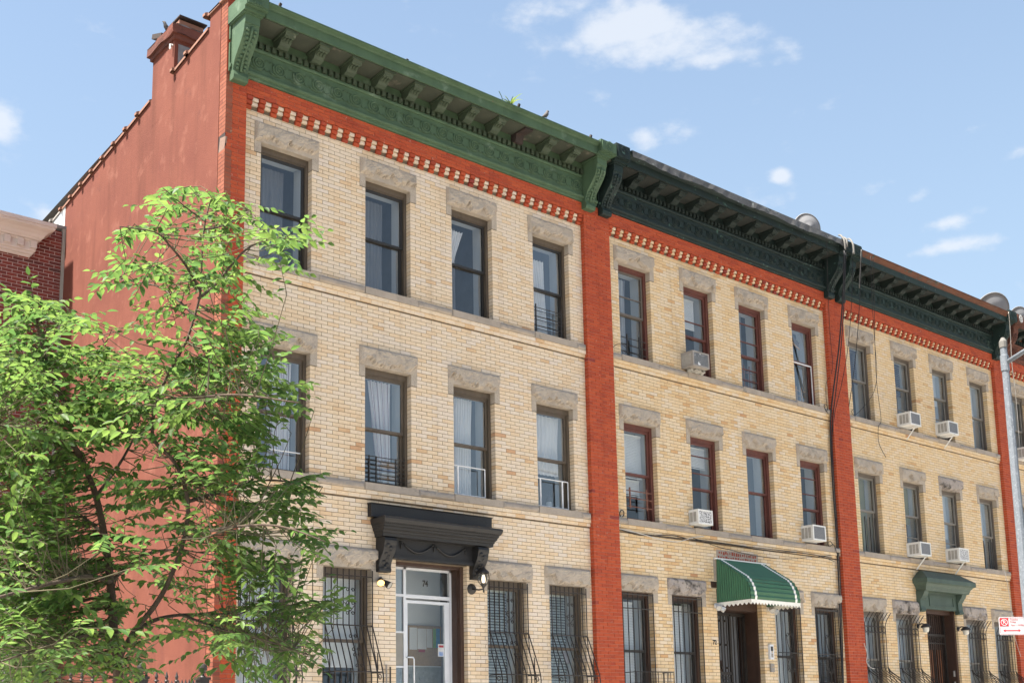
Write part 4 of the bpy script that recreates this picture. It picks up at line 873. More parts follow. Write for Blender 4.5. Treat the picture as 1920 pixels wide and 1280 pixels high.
for q in range(18): MB().box(3.2+q*.066, 3.2+q*.066+R_.uniform(.02,.045), -.008, 0, 4.94+R_.uniform(-.01,.015), 4.99+R_.uniform(-.01,.02)).build('chipped_brick', 'red_brick', H[1])
for q in range(16): MB().box(3.17+q*.076, 3.17+q*.076+R_.uniform(.03,.06), -.0085, -.0005, 4.862, 4.895+R_.uniform(-.01,.015)).build('chipped_brick', 'red_brick', H[1])
MB().box(2.92, 3.12, -.012, .02, 4.26, 4.38).build('vent_slot', 'dark_wood', H[1])
# dark door of the green-hood house
d = part('entrance', H[2]); y = .30
MB().box(3.07, 3.11, .12, .5, .9, 4.23).box(4.40, 4.47, .06, .5, .9, 4.23).box(3.11, 4.40, .14, .5, 4.14, 4.23).build('door_casing', 'dark_wood', d)
lf = MB(); lf.box(3.11, 4.40, y+.08, y+.12, .9, 4.14); lf.build('door_leaf', 'dark_wood', d)
for q in range(9): MB().box(3.24+q*.115, 3.24+q*.115+.07, y+.06, y+.08, 2.5, 3.3).build('door_slat', 'orange_wood' if q % 3 else 'dark_wood', d)
fr = MB()
for xa, xb in ((3.11,3.17),(4.34,4.40)): fr.box(xa, xb, y, y+.03, .9, 4.14)
for za, zb in ((3.62,3.68),(3.44,3.47),(2.40,2.46),(.9,2.2)): fr.box(3.17, 4.34, y, y+.03, za, zb)
fr.build('gate_frame', 'iron', d)
me = MB().box(-.008,.008,y+.005,y+.022,2.2,4.14).build('bar', 'iron_brown', d, loc=(3.24,0,0)).data
for q in range(1, 12): link('bar', me, d, (3.24+q*.093,0,0))
for q in range(9): MB().tube([(3.22+q*.125+.05*math.cos(t), y+.01, 3.545+.06*math.sin(t)) for t in [k*.52 for k in range(9)]], .008, 5).build('scroll', 'iron', d)
MB().box(3.38,3.46,y-.004,y,3.82,3.92).build('number_plate','sign_white',d)
for z in (2.36, 2.26): MB().lathe([(.0,-.07),(.03,-.06),(.035,-.04),(.015,-.02),(.02,0)], (4.30,y,z), 10, 'y').build('knob', 'brass', d, True)
d = part('entrance', H[3]); MB().box(3.07, 4.47, .30, .36, .9, 4.23).build('door_leaf', 'dark_wood', d); MB().box(3.07, 3.16, .2, .299, .9, 4.23).box(4.38, 4.47, .2, .299, .9, 4.23).box(3.16, 4.38, .2, .299, 4.12, 4.23).build('door_casing', 'dark_wood', d)
# ------------------------------------------------------------------ door hoods
hd = part('door_hood', H[0]); K = 'hood_black'
b = MB(); b.box(2.55, 4.93, -.10, -.001, 4.86, 5.055); b.prism([(-.001,5.056),(-.11,5.056),(-.12,5.07),(-.001,5.075)], 2.54, 4.94); b.build('top_board', K, hd)
def mould(prof, xa, xb, m, name, par, yb=-.001, lat=1.0):     # moulding that returns at both ends: (projection, z)
    mb = MB(); pm = max(p for p, z in prof)
    for i in range(len(prof)-1):
        (p0, z0), (p1, z1) = prof[i], prof[i+1]
        e0, e1 = p0*lat, p1*lat
        A0, B0, A1, B1 = xa-e0, xb+e0, xa-e1, xb+e1
        mb.quad((A0,-p0,z0),(B0,-p0,z0),(B1,-p1,z1),(A1,-p1,z1)); mb.quad((A0,yb,z0),(A0,-p0,z0),(A1,-p1,z1),(A1,yb,z1)); mb.quad((B0,-p0,z0),(B0,yb,z0),(B1,yb,z1),(B1,-p1,z1))
    p, z = prof[0]; q_ = p*lat; mb.quad((xa-q_,yb,z),(xb+q_,yb,z),(xb+q_,-p,z),(xa-q_,-p,z)); p, z = prof[-1]; q_ = p*lat; mb.quad((xa-q_,-p,z),(xb+q_,-p,z),(xb+q_,yb,z),(xa-q_,yb,z))
    return mb.build(name, m, par)
mould([(.20,4.55),(.23,4.555),(.235,4.60),(.255,4.61),(.26,4.635),(.30,4.66),(.305,4.69),(.33,4.70),(.335,4.725),(.37,4.745),(.385,4.765),(.40,4.80),(.40,4.825),(.36,4.845),(.10,4.875)], 2.78, 4.74, K, 'moulding', hd, lat=.45)
eg = MB()
for q in range(56): eg.lathe([(.014,0),(.010,-.010),(0,-.013)], (2.66+q*.0385,-.352,4.738), 6, 'y')
tag(eg.build('bead_row', K, hd), kind='stuff')
pn = MB(); pn.box(2.85, 4.66, -.09, -.001, 4.24, 4.55); pn.box(2.96, 4.55, -.12, -.09, 4.24, 4.275); pn.box(2.96, 4.55, -.11, -.09, 4.277, 4.30); pn.build('frieze_panel', K, hd)
for cx in (3.42, 4.05):
    sw = [(cx-.28+.56*t/12, -.105, 4.49-.13*math.sin(math.pi*t/12)) for t in range(13)]
    s_ = MB(); s_.tube(sw, [.008+.014*math.sin(math.pi*t/12) for t in range(13)], 6); s_.build('swag', K, hd, True)
for cx in (3.10, 3.735, 4.37):
    t_ = MB(); t_.tube([(cx,-.10,4.50),(cx,-.105,4.40)], .018, 6, .008); t_.lathe([(.03,0),(.02,-.02),(0,-.025)], (cx,-.09,4.50), 8, 'y'); t_.build('tassel', K, hd, True)
prb = [(-.001,4.02),(-.085,4.02),(-.10,4.04),(-.10,4.075),(-.085,4.09)]+[(-.085-.145*(.5-.5*math.cos(math.pi*t/8)), 4.09+.33*t/8) for t in range(1, 9)]+[(-.245,4.45),(-.255,4.49),(-.24,4.53),(-.20,4.548),(-.001,4.548)]
for xa in (2.70, 4.52):
    br = MB().prism(prb, xa, xa+.22).build('bracket', K, hd)
    o_ = MB()
    for q in range(9): o_.lathe([(.0,-.03),(.03,-.015),(.04,0)], (xa+.11+.04*math.sin(q*2.2), -.09-.145*(.5-.5*math.cos(math.pi*q/9)), 4.10+.36*q/9), 6, 'y')
    o_.build('leaf_carving', K, br, True)
hd = part('door_hood', H[2]); K = 'hood_green'
mould([(.22,4.62),(.25,4.625),(.255,4.645),(.27,4.67),(.285,4.72),(.33,4.775),(.37,4.80),(.385,4.805),(.385,4.90),(.37,4.915),(.12,5.10),(.02,5.135)], 2.97, 4.42, K, 'canopy', hd)
pn = MB(); pn.box(2.84, 4.52, -.06, -.001, 4.22, 4.62); pn.box(3.16, 4.26, -.075, -.06, 4.29, 4.32); pn.box(3.16, 4.26, -.075, -.06, 4.53, 4.56); pn.box(3.16, 3.19, -.075, -.06, 4.32, 4.53); pn.box(4.23, 4.26, -.075, -.06, 4.32, 4.53); pn.build('panel', K, hd)
pg = [(-.001,4.14),(-.08,4.14),(-.13,4.17),(-.11,4.22),(-.10,4.26),(-.10,4.42),(-.13,4.44),(-.13,4.46),(-.16,4.48),(-.16,4.50),(-.20,4.54),(-.22,4.60),(-.24,4.62),(-.001,4.62)]
for xa in (2.70, 4.40): MB().prism(pg, xa, xa+.20).build('bracket', K, hd)
# ------------------------------------------------------------------ awning
aw = thing('door_awning', 'green corrugated metal awning with white stripes over the gated door', 'awning', (PITCH_,0,0))
ax0, ax1 = 3.07, 4.62; pr_top = [(-.02,4.83)]; 
def aw_prof(t):                                         # t 0..1 down the front sheet: straight slope then a quarter round
    if t < .72: q = t/.72; return (-.02-.63*q, 4.83-.40*q)
    q = (t-.72)/.28; th = rad(32)+q*rad(62); R0 = .40; c0 = (-.65+R0*math.sin(rad(32)), 4.43-R0*math.cos(rad(32)))
    return (c0[0]-R0*math.sin(th), c0[1]+R0*math.cos(th)-.10*q)
nst = 20; mb = MB(); sw = MB(); prof2 = []
for i in range(nst*2+1):
    y, z = aw_prof(i/(nst*2)); o = .018 if i % 2 else 0.0; prof2.append((y-o*.7, z+o*.7))
mb.strip(prof2, ax0, ax1); mb.build('front_sheet', 'awning_green', aw)
for xa in (ax0+.12, ax1-.17): MB().strip([(y-.004, z+.004) for y, z in prof2], xa, xa+.065).build('white_stripe', 'awning_white', aw)
MB().strip([(y+.012, z-.012) for y, z in prof2], ax0+.005, ax1-.005).build('lining', 'awning_inside', aw)
ylast, zlast = prof2[-1]
for sx, x in ((1, ax0), (-1, ax1)):
    s = MB(); n = 30; cols = []
    for i in range(n+1):
        y = -.005+(ylast+.005)*i/n
        zt = max([z for (ya, z), (yb, zb2) in zip(prof2[:-1], prof2[1:]) if yb <= y <= ya] or [zlast])
        cols.append((x+(.016 if i % 2 else 0)*sx, y, zt, zlast))
    for p, q in zip(cols[:-1], cols[1:]): s.quad((p[0],p[1],p[3]),(q[0],q[1],q[3]),(q[0],q[1],q[2]),(p[0],p[1],p[2]))
    s.build('side_sheet', 'awning_green', aw)
    v = MB(); n = 40
    for i in range(n):
        ya, yb = ylast*i/n, ylast*(i+1)/n; w_ = lambda k: .075+.022*math.cos(k*2*math.pi/5)
        v.quad((x-.004*sx,ya,zlast-w_(i)),(x-.004*sx,yb,zlast-w_(i+1)),(x-.004*sx,yb,zlast+.004),(x-.004*sx,ya,zlast+.004))
    v.build('valance', 'awning_white', aw)
v = MB(); n = 80
for i in range(n):
    xa, xb = ax0+(ax1-ax0)*i/n, ax0+(ax1-ax0)*(i+1)/n; w_ = lambda k: .075+.022*math.cos(k*2*math.pi/5.0)
    v.quad((xa,ylast-.006,zlast-w_(i)),(xb,ylast-.006,zlast-w_(i+1)),(xb,ylast-.006,zlast+.004),(xa,ylast-.006,zlast+.004))
v.build('valance', 'awning_white', aw)
MB().box(ax0-.03, ax1+.01, -.05, -.001, 4.825, 4.855).build('wall_strip', 'awning_white', aw)
# ------------------------------------------------------------------ air conditioners
def ac(label, hx, w0, zb, ww=.46, hh=.30, dep=.34, coil='ac_coil', brace=True, body='ac_white'):
    t = thing('air_conditioner', label, 'air conditioner', (hx+w0, 0, zb), 'window air conditioners on the terrace')
    b = MB(); b.box(0, ww, -dep+.02, .22, 0, hh); b.build('case', body, t)
    f = MB()
    for (xa, xb, za, zb_) in ((0,ww,hh-.03,hh),(0,ww,0,.035),(0,.035,.035,hh-.03),(ww-.035,ww,.035,hh-.03)): f.box(xa, xb, -dep, -dep+.019, za, zb_)
    f.build('front_frame', body, t)
    MB().box(.035, ww-.035, -dep+.006, -dep+.0195, .035, hh-.03).build('coil', coil, t)
    for q in range(3): MB().box(-.004, 0, -dep+.05+q*.085, -dep+.12+q*.085, .05, hh-.05).build('side_vent', 'ac_vent', t)
    if brace:
        m = MB(); m.tube([(ww*.55,-dep+.03,-.012),(ww*.55,-.07,-.29)], .016, 4); m.box(ww*.5, ww*.6, -dep-.03, .05, -.012, -.001); m.build('support_brace', body, t)
    return t
Hx = [k*PITCH_ for k in range(4)]
t = ac('weathered grey air conditioner propped in second top-floor window, awning house', Hx[1], UP[1][0]-.16, 8.58, .49, .31, .31, 'ac_coil_worn', False, 'trim_grey')
bag = MB()
for q in range(9): bag.obox(Matrix.Translation((.03+q*.052,-.10+R_.uniform(-.05,.05),-.025)) @ Matrix.Rotation(R_.uniform(-.6,.6),4,'Y') @ Matrix.Rotation(R_.uniform(-.6,.6),4,'X'), .035, .05, .016)
tag(bag.build('rag', 'ac_vent', None, loc=(Hx[1]+UP[1][0]-.10,-.01,8.575)), 'crumpled rags wedged under the weathered grey air conditioner', 'rag')
ac('white air conditioner with flaking speckled back, awning house', Hx[1], UP[1][0]+.02-.16, 5.44, .43, .29, .24, 'ac_coil_flaked', False)
ac('clean white air conditioner in fourth middle-floor window, awning house', Hx[1], UP[3][0]-.10, 5.43, .46, .33, .30, 'ac_coil', False)
for f, k, l in ((3,1,'white air conditioner on slanted brace, second top-floor window, green-hood house'),(3,2,'white air conditioner on slanted brace, third top-floor window, green-hood house'),(2,1,'white air conditioner on slanted brace, second middle-floor window, green-hood house'),(2,2,'white dirty-fronted air conditioner on brace, third middle-floor window, green-hood house')):
    ac(l, Hx[2], UP[k][0]-.05, FLOORS[f][0]+.03+(.04 if (f, k) == (3,2) else 0), .46, .32, .36, 'ac_coil_flaked' if (f, k) == (2,2) else 'ac_coil')
ac('white air conditioner partly behind the lamp post at the far right', Hx[3], UP[0][0]-.08, 8.50, .46, .32, .34, 'ac_coil', False)
# ------------------------------------------------------------------ lamps and small fittings
ln = thing('wall_lantern', 'black lit carriage lantern right of the black door hood', 'lantern', (4.66,-.19,3.90))
MB().lathe([(0,.02),(.085,.02),(.09,.0),(.085,-.02),(0,-.03)], (-.10,.19,-.03), 14, 'y').build('wall_plate', 'iron', ln, True); MB().tube([(-.10,.16,-.03),(-.05,.06,-.05),(0,0,-.04),(0,0,.04)], .014, 7).build('arm', 'iron', ln, True)
MB().lathe([(.0,-.10),(.014,-.09),(.01,-.03),(.03,.0),(.055,.03),(.06,.045)], (0,0,0), 12).build('cup', 'iron', ln, True); MB().lathe([(.05,.045),(.085,.09),(.092,.14),(.08,.19),(.07,.215)], (0,0,0), 14).build('globe', 'glass_clear', ln, True)
MB().lathe([(.10,.215),(.095,.235),(.06,.27),(.03,.30),(.012,.305),(.008,.35),(0,.36)], (0,0,0), 12).build('cap', 'iron', ln, True); MB().lathe([(.0,.06),(.022,.07),(.026,.12),(.02,.17),(0,.19)], (0,0,0), 8).build('bulb', 'lamp_glow', ln, True)
for q in range(6):
    t = q*math.pi/3+.4; MB().tube([(r_*math.cos(t), r_*math.sin(t), h_) for r_, h_ in ((.058,.04),(.09,.09),(.097,.14),(.085,.19),(.075,.22))], .005, 4).build('rib', 'iron', ln)
def flood(label, X, Z, m, lit, Y=-.0):
    t = thing('flood_light', label, 'flood light', (X, Y, Z)); 
    MB().lathe([(0,.0),(.05,.0),(.055,-.03),(0,-.05)], (0,0,0), 10, 'y').build('base', 'trim_grey' if m == 'iron' else m, t, True)
    for s, dz in ((-1, -.02), (1, -.05)):
        M_ = Matrix.Translation((s*.05,-.10,dz)) @ Matrix.Rotation(s*.5, 4, 'Z') @ Matrix.Rotation(rad(35), 4, 'X')
        hb = MB().lathe([(0,.06),(.03,.055),(.04,.02),(.055,-.05),(.058,-.08)], (0,0,0), 10, 'y'); hb.v = [tuple(M_ @ Vector(v)) for v in hb.v]; hb.build('lamp_head', m, t, True)
        le = MB().lathe([(.055,-.075),(0,-.07)], (0,0,0), 10, 'y'); le.v = [tuple(M_ @ Vector(v)) for v in le.v]; le.build('lens', 'flood_glow' if (lit and s < 0) else 'lens_white', t)
        MB().tube([(0,-.03,0),(s*.03,-.06,dz*.5),(s*.05,-.08,dz)], .010, 6).build('neck', m, t)
    return t
fl = flood('black floodlight with one lit amber bulb beside the glass door', 2.77, 3.90, 'iron', True)
flood('white twin floodlight under the left end of the awning', 10.60, 3.90, 'white_frame', False, -.03); flood('white twin floodlight right of the awning door', 12.27, 3.93, 'white_frame', False, -.03)
for X_, l in ((17.90,'black wall lamp left of the dark door under green hood'),(19.70,'black wall lamp right of the dark door under green hood')):
    t = thing('wall_lamp', l, 'lamp', (X_,0,3.80), 'lamps flanking the green-hood door')
    MB().lathe([(0,-.03),(.05,-.02),(.06,0),(0,0)], (0,0,0), 12, 'y').build('wall_plate', 'iron', t, True); MB().tube([(0,-.02,.02),(.0,-.10,.05),(.0,-.19,.03)], .014, 7).build('arm', 'iron', t, True)
    MB().lathe([(0,.05),(.05,.04),(.115,-.02),(.12,-.045),(.10,-.05)], (0,-.20,0), 14).build('shade', 'iron', t, True); MB().lathe([(.075,-.05),(.07,-.12),(.05,-.16),(0,-.165)], (0,-.20,0), 12).build('glass_cup', 'lantern_glass', t, True)
t = thing('intercom', 'silver intercom panel on the brick pier right of the gated door', 'intercom', (12.27,-.002,3.05)); MB().box(-.06,.06,-.05,0,-.15,.15).build('case','aluminium',t); MB().box(-.035,.035,-.054,-.05,.02,.11).build('display','black_sash',t); MB().box(-.03,.03,-.054,-.05,-.11,-.03).build('keypad','trim_grey',t); MB().box(-.015,.015,-.055,-.05,-.015,.015).build('sticker','brass',t)
t = thing('bell_box', 'small grey bell box below the intercom panel', 'doorbell', (12.285,-.002,2.73)); MB().box(-.055,.055,-.04,0,-.085,.085).build('case','trim_grey',t); MB().lathe([(0,-.05),(.012,-.045),(.012,-.04)],(0,0,.02),8,'y').build('button','brass',t)
for z in (2.72, 2.46): tag(MB().box(-.05,.05,-.03,0,-.07,.07).build('wall_box','trim_grey',None,loc=(19.645-.02,.15,z)), '%s small grey box on the jamb of the dark door' % ('upper' if z > 2.6 else 'lower'), 'box')
# ------------------------------------------------------------------ cables
def cable(label, pts, r, m='cable_black', name='cable', grp=None):
    mb = MB(); pts = [Vector(p) for p in pts]; out = []
    for i in range(len(pts)-1):                       # smooth through the points
        p0, p1, p2, p3 = pts[max(i-1,0)], pts[i], pts[i+1], pts[min(i+2,len(pts)-1)]
        for q in range(5):
            t = q/5; out.append(.5*((2*p1)+(p2-p0)*t+(2*p0-5*p1+4*p2-p3)*t*t+(3*p1-p0-3*p2+p3)*t**3))
    out.append(pts[-1]); mb.tube(out, r, 6)
    return tag(mb.build(name, m, None, True), label, 'cable', grp)
G = 'cables hanging from the roof edge'
Pz = lambda x, y, Y: tuple(P(x, y, Y))
cable('thick black cable bundle hanging from roof conduit down the second pilaster', [Pz(1583,470,-.76),Pz(1580,560,-.60),Pz(1573,650,-.40),Pz(1561,745,-.16),Pz(1557,800,-.05),Pz(1561,900,-.05),Pz(1568,1000,-.05),Pz(1574,1120,-.05),Pz(1580,1290,-.05)], .018, grp=G)
cable('second black cable beside the thick bundle on second pilaster', [Pz(1586,470,-.76),Pz(1583,560,-.62),Pz(1577,650,-.42),Pz(1566,745,-.17),Pz(1560,810,-.055),Pz(1564,905,-.055),Pz(1571,1005,-.055),Pz(1577,1120,-.055),Pz(1582,1290,-.055)], .012, grp=G)
cable('thin black cable crossing in front of the second pilaster', [Pz(1599,470,-.76),Pz(1597,560,-.6),Pz(1590,650,-.4),Pz(1578,720,-.22),Pz(1566,770,-.12),Pz(1560,820,-.06)], .007, grp=G)
cable('dark cable falling past the first window of green-hood house', [Pz(1615,475,-.76),Pz(1612,560,-.6),Pz(1606,650,-.42),Pz(1598,720,-.3),Pz(1592,760,-.1),Pz(1590,790,-.04)], .008, grp=G)
cable('pale conduit dropping from the rosette block', [Pz(1615,468,-.78),Pz(1613,500,-.70),Pz(1611,540,-.66)], .012, 'conduit_grey', 'conduit', G)
cable('thin wire over the first window lintel of green-hood house', [Pz(1632,480,-.76),Pz(1635,560,-.6),Pz(1640,640,-.4),Pz(1644,700,-.2),Pz(1636,740,-.06),Pz(1606,776,-.05),Pz(1597,772,-.06),Pz(1601,765,-.07)], .006, grp=G)
cable('thin wire hanging loose between first and second windows, green-hood house', [Pz(1637,482,-.76),Pz(1639,560,-.5),Pz(1641,660,-.05),Pz(1644,720,-.05),Pz(1652,785,-.05),Pz(1647,800,-.10),Pz(1648,830,-.03),Pz(1661,857,-.02)], .006, grp=G)
cable('thin black wire along second pilaster of the awning house', [Pz(1550,440,-.74),Pz(1552,530,-.3),Pz(1556,620,-.12),Pz(1561,690,-.12),Pz(1549,720,-.02),Pz(1550,760,-.05)], .005, grp=G)
for k, (a, b) in enumerate((((1577,442),(1585,468)),((1583,446),(1588,462)),((1594,449),(1601,476)))):
    cable(['left','middle','right'][k]+' pale curved conduit bent over the roof edge by the rosette block', [Pz(a[0]-4,a[1]-1,-.30),Pz(a[0],a[1],-.62),Pz((a[0]+b[0])/2+2,(a[1]+b[1])/2-4,-.76),Pz(b[0],b[1],-.77)], .022, 'conduit_grey', 'conduit', G)
G = 'cables clipped along the awning house ledge'
zl = 5.24
def along(px, Y): return [Pz(x, y, Y) for x, y in px]
cable('upper black cable clipped under the sill band above awning', along([(1160,990),(1200,1003),(1260,1003),(1300,1012),(1380,1022),(1440,1032),(1500,1036),(1560,1045)], -.05), .008, grp=G)
cable('lower black cable sagging under the sill band above awning', along([(1160,993),(1210,1001),(1270,1008),(1330,1014),(1400,1024),(1470,1032),(1530,1040),(1565,1052)], -.058), .007, grp=G)
cable('white cable looping below the black ones', along([(1160,990),(1205,1001),(1235,1010),(1270,1015),(1300,1007),(1320,1005)], -.06), .008, 'cable_white', grp=G)
cable('thin black wire sagging toward the awning patch', along([(1300,1008),(1345,1024),(1380,1033),(1420,1042),(1470,1047),(1520,1044),(1562,1040)], -.03), .005, grp=G)
rg = [P(1166+4*math.cos(t*.6), 962+6*math.sin(t*.6), -.03) for t in range(22)]; cable('small black coil hanging on first pilaster', rg, .009, name='cable_coil'); cable('short white cable below the black coil', along([(1167,965),(1162,972),(1159,984),(1160,992)], -.04), .008, 'cable_white')
cable('black wire tail by first top-floor window of awning house', along([(1148,652),(1158,645),(1170,648),(1176,655),(1172,663),(1166,660)], -.04), .006)
cable('curled black wire at right end of the middle sill, awning house', along([(1562,1022),(1557,1014),(1552,1018),(1556,1024),(1563,1020),(1570,1040)], -.09), .007)
cable('curled black wire at right end of the top sill, awning house', along([(1553,775),(1548,768),(1545,760),(1549,758),(1552,764),(1550,772)], -.08), .007)
cable('thin pale wire down the third pilaster behind the sign', along([(1881,1058),(1890,1100),(1896,1140),(1900,1180),(1906,1205),(1914,1230)], -.13), .007, 'cable_white')
cable('white wire on green-hood house beside second pilaster', along([(1620,1205),(1626,1225),(1625,1240),(1632,1250),(1640,1253)], -.10), .009, 'cable_white')
cable('pale wire hanging in front of the rust-brown cornice', [Pz(1891,585,-.72),Pz(1894,620,-.6),Pz(1897,680,-.4),Pz(1902,720,-.2),Pz(1906,760,-.1),Pz(1912,840,-.1)], .010, 'cable_white')
# ------------------------------------------------------------------ roof edge: metal stubs, bird, weed, dishes
for k, (px, py) in enumerate(((524,17),(762,121),(972,204),(1107,262))):
    p = P(px, py, -.45); t = tag(MB().obox(Matrix.Translation((0,0,.05)) @ Matrix.Rotation(rad(16),4,'Y'), .02, .02, .065).build('roof_stub', 'soot_metal', None, loc=p-Vector((0,0,.02))), ['first','second','third','fourth'][k]+' metal stub along the light green roof edge from the corner', 'bracket', 'stubs on the light green cornice')
def bird(label, p, s=1.0, face=1):
    t = thing('bird', label, 'bird', p); mb = MB()
    pts = [(-.085*face,0,.035),(-.05*face,0,.052),(0,0,.085),(.03*face,0,.125),(.042*face,0,.158),(.052*face,0,.180),(.064*face,0,.185),(.092*face,0,.182)]
    mb.tube([tuple(c*s for c in q) for q in pts], [x*s for x in (.008,.020,.040,.038,.026,.026,.018,.002)], 9); mb.build('body', 'bird_feather', t, True)
    for y in (-.015, .015): MB().tube([(0,y*s,.06*s),(.01*face*s,y*s,0)], .004*s, 5).build('leg', 'bird_feather', t)
bird('small dark bird perched on the light green cornice', P(1023, 222, -.50)-Vector((0,0,.03)))
bird('small dark bird perched on the chimney cowl', Vector((.12, 2.36, 13.14)), 1.0, -1)
wd = thing('weed', 'grassy weed sprouting from the gutter of light green cornice', 'weed', P(957, 196, -.42)-Vector((0,0,.02))); mb = MB(); rr = random.Random(4)
for q in range(15):
    a = rr.uniform(0, 6.28); L_ = rr.uniform(.16,.36); ln_ = rr.uniform(.1,.75); d = Vector((math.cos(a)*ln_, math.sin(a)*ln_, 1)).normalized(); s = d.cross(Vector((0,1,.2))).normalized(); mb.cur = rr.random(); pr = None
    for j in range(6):
        t = j/5; c = d*L_*t+Vector((math.cos(a),math.sin(a),0))*.10*t*t*ln_-Vector((0,0,1))*.16*t**3*ln_; w_ = .014*(1-t)**.6+.001
        cur = (c-s*w_, c+s*w_)
        if pr: mb.quad(pr[0], pr[1], cur[1], cur[0])
        pr = cur
mb.build('blades', 'weed_leaf', wd)
MB().tube([(-.16,0,-.02),(-.20,.0,.10),(-.26,0,.18)], .006, 5).build('stalk', 'weed_leaf', wd)
def dish(label, c, r, tilt, yawd):
    t = thing('satellite_dish', label, 'satellite dish', c, 'satellite dishes on the roofs'); M_ = Matrix.Rotation(rad(yawd),4,'Z') @ Matrix.Rotation(rad(tilt),4,'X')
    m = MB().lathe([(0,.0),(r*.4,-.02*r/.4),(r*.75,-.09*r/.4),(r,-.16*r/.4),(r*1.01,-.165*r/.4),(r*.75,-.075*r/.4),(0,.03)], (0,0,0), 28, 'y'); m.v = [tuple(M_ @ Vector(v)) for v in m.v]; m.build('reflector', 'dish_grey', t, True)
    MB().tube([(0,.05,0),(0,.18,-.1),(0,.18,-1.9)], .025, 8).build('mast', 'galvanised', t); a = M_ @ Vector((0,-.30,-.40*r/.4)); MB().tube([tuple(M_ @ Vector((0,-.12,-r))), tuple(a)], .012, 6).build('feed_arm', 'galvanised', t); MB().tube([tuple(a), tuple(a+Vector((0,.06,.04)))], .035, 8).build('feed_horn', 'trim_grey', t)
p = P(1519, 425, 1.2); dish('round grey satellite dish above the dark green cornice', p, .38, -8, 155)
p = P(1868, 585, 1.2); dish('wide grey satellite dish above the rusty-edged cornice', p, .56, -28, 150)
p = P(1917, 600, 1.4); dish('pale satellite dish at far right beyond the rust-brown cornice', p, .42, -20, 160)
# ------------------------------------------------------------------ brown-brick neighbour set back on the left
nb = thing('brown_brick_house', 'dark red-brown brick house with pink cornice set back beyond red flank wall', 'house', (0,6.4,0))
solid_wall(nb, 'wall', 'mortar_white', -9, -.064, 0, 10.98, .009, .3, [(-4.6,-3.6,6.3,8.0),(-2.3,-1.3,6.3,8.0),(-4.6,-3.6,2.6,4.3),(-1.75,-.55,.9,3.55)])
brick_wall(nb, (0,6.4,0), -7.5, -.066, 1.2, 10.98, [(-4.6,-3.6,6.3,8.0),(-2.3,-1.3,6.3,8.0),(-4.6,-3.6,2.6,4.3),(-1.75,-.55,.9,3.55)], 'brown_brick', 0.0, L=.186, H=.0655, J=.0125, pick=300, cond=lambda x, z: z > 7.4 and x > -1.8, seed=77)
MB().box(-9, -.03, .31, 9, 0, 10.9).build('rear_block', 'roof_felt', nb)
MB().box(-.063, -.014, -.04, .05, 0, 11.03).build('corner_trim', 'trim_grey', nb); MB().box(-.30, -.012, -.06, .35, 11.03, 11.085).build('roof_edge', 'lead', nb)
pc = [(.04,10.31),(.06,10.315),(.07,10.35),(.10,10.36),(.11,10.40),(.14,10.41),(.145,10.43),(.145,10.58),(.17,10.585),(.18,10.61),(.22,10.615),(.23,10.64),(.25,10.65),(.28,10.70),(.34,10.75),(.42,10.785),(.43,10.80),(.43,10.83),(.45,10.835),(.45,10.905),(.10,10.93)]
cn = part('cornice', nb); mb = MB()
for i in range(len(pc)-1):
    (p0, z0), (p1, z1) = pc[i], pc[i+1]; e = lambda p: -.70+p*.85
    mb.quad((-9,-p0,z0),(e(p0),-p0,z0),(e(p1),-p1,z1),(-9,-p1,z1)); mb.quad((e(p0),-p0,z0),(e(p0),.05,z0),(e(p1),.05,z1),(e(p1),-p1,z1))
mb.build('moulding', 'cornice_pink', cn)
de = MB().box(-.055,.055,-.195,-.14,10.46,10.60).build('dentil_block', 'cornice_pink', cn, loc=(-.63,0,0)).data
for q in range(1, 24): link('dentil_block', de, cn, (-.63-q*.235,0,0))
for xa, xb, za, zb in ((-4.6,-3.6,6.3,8.0),(-2.3,-1.3,6.3,8.0),(-4.6,-3.6,2.6,4.3)):
    wn = MB().box(xa,xa+.06,.08,.16,za,zb).box(xb-.06,xb,.08,.16,za,zb).box(xa+.06,xb-.06,.08,.16,zb-.06,zb).box(xa+.06,xb-.06,.08,.16,za,za+.06).box(xa+.06,xb-.06,.09,.15,(za+zb)/2-.03,(za+zb)/2+.03).build('window','white_frame',nb); MB().box(xa+.06,xb-.06,.115,.12,za+.06,zb-.06).build('pane','glass',wn); MB().box(xa,xb,.5,.51,za,zb).build('shade','plaster',wn); MB().box(xa-.1,xb+.1,-.05,.08,za-.15,za).build('sill','cornice_pink',wn)
en = part('entrance', nb); MB().box(-1.75,-1.60,.05,.2,.9,3.55).box(-.70,-.55,.05,.2,.9,3.55).box(-1.60,-.70,.05,.2,3.40,3.55).build('frame','white_frame',en); MB().box(-1.60,-.70,.15,.2,.9,3.40).build('door_leaf','poster_red',en)
MB().prism([(-.001,3.75),(-.75,3.72),(-.80,3.76),(-.78,3.86),(-.40,4.02),(-.001,4.10)], -2.2, -.28).build('canopy','white_frame',en); MB().box(-2.2,-.3,-1.6,-.01,0,.9).build('stoop','brownstone',en)
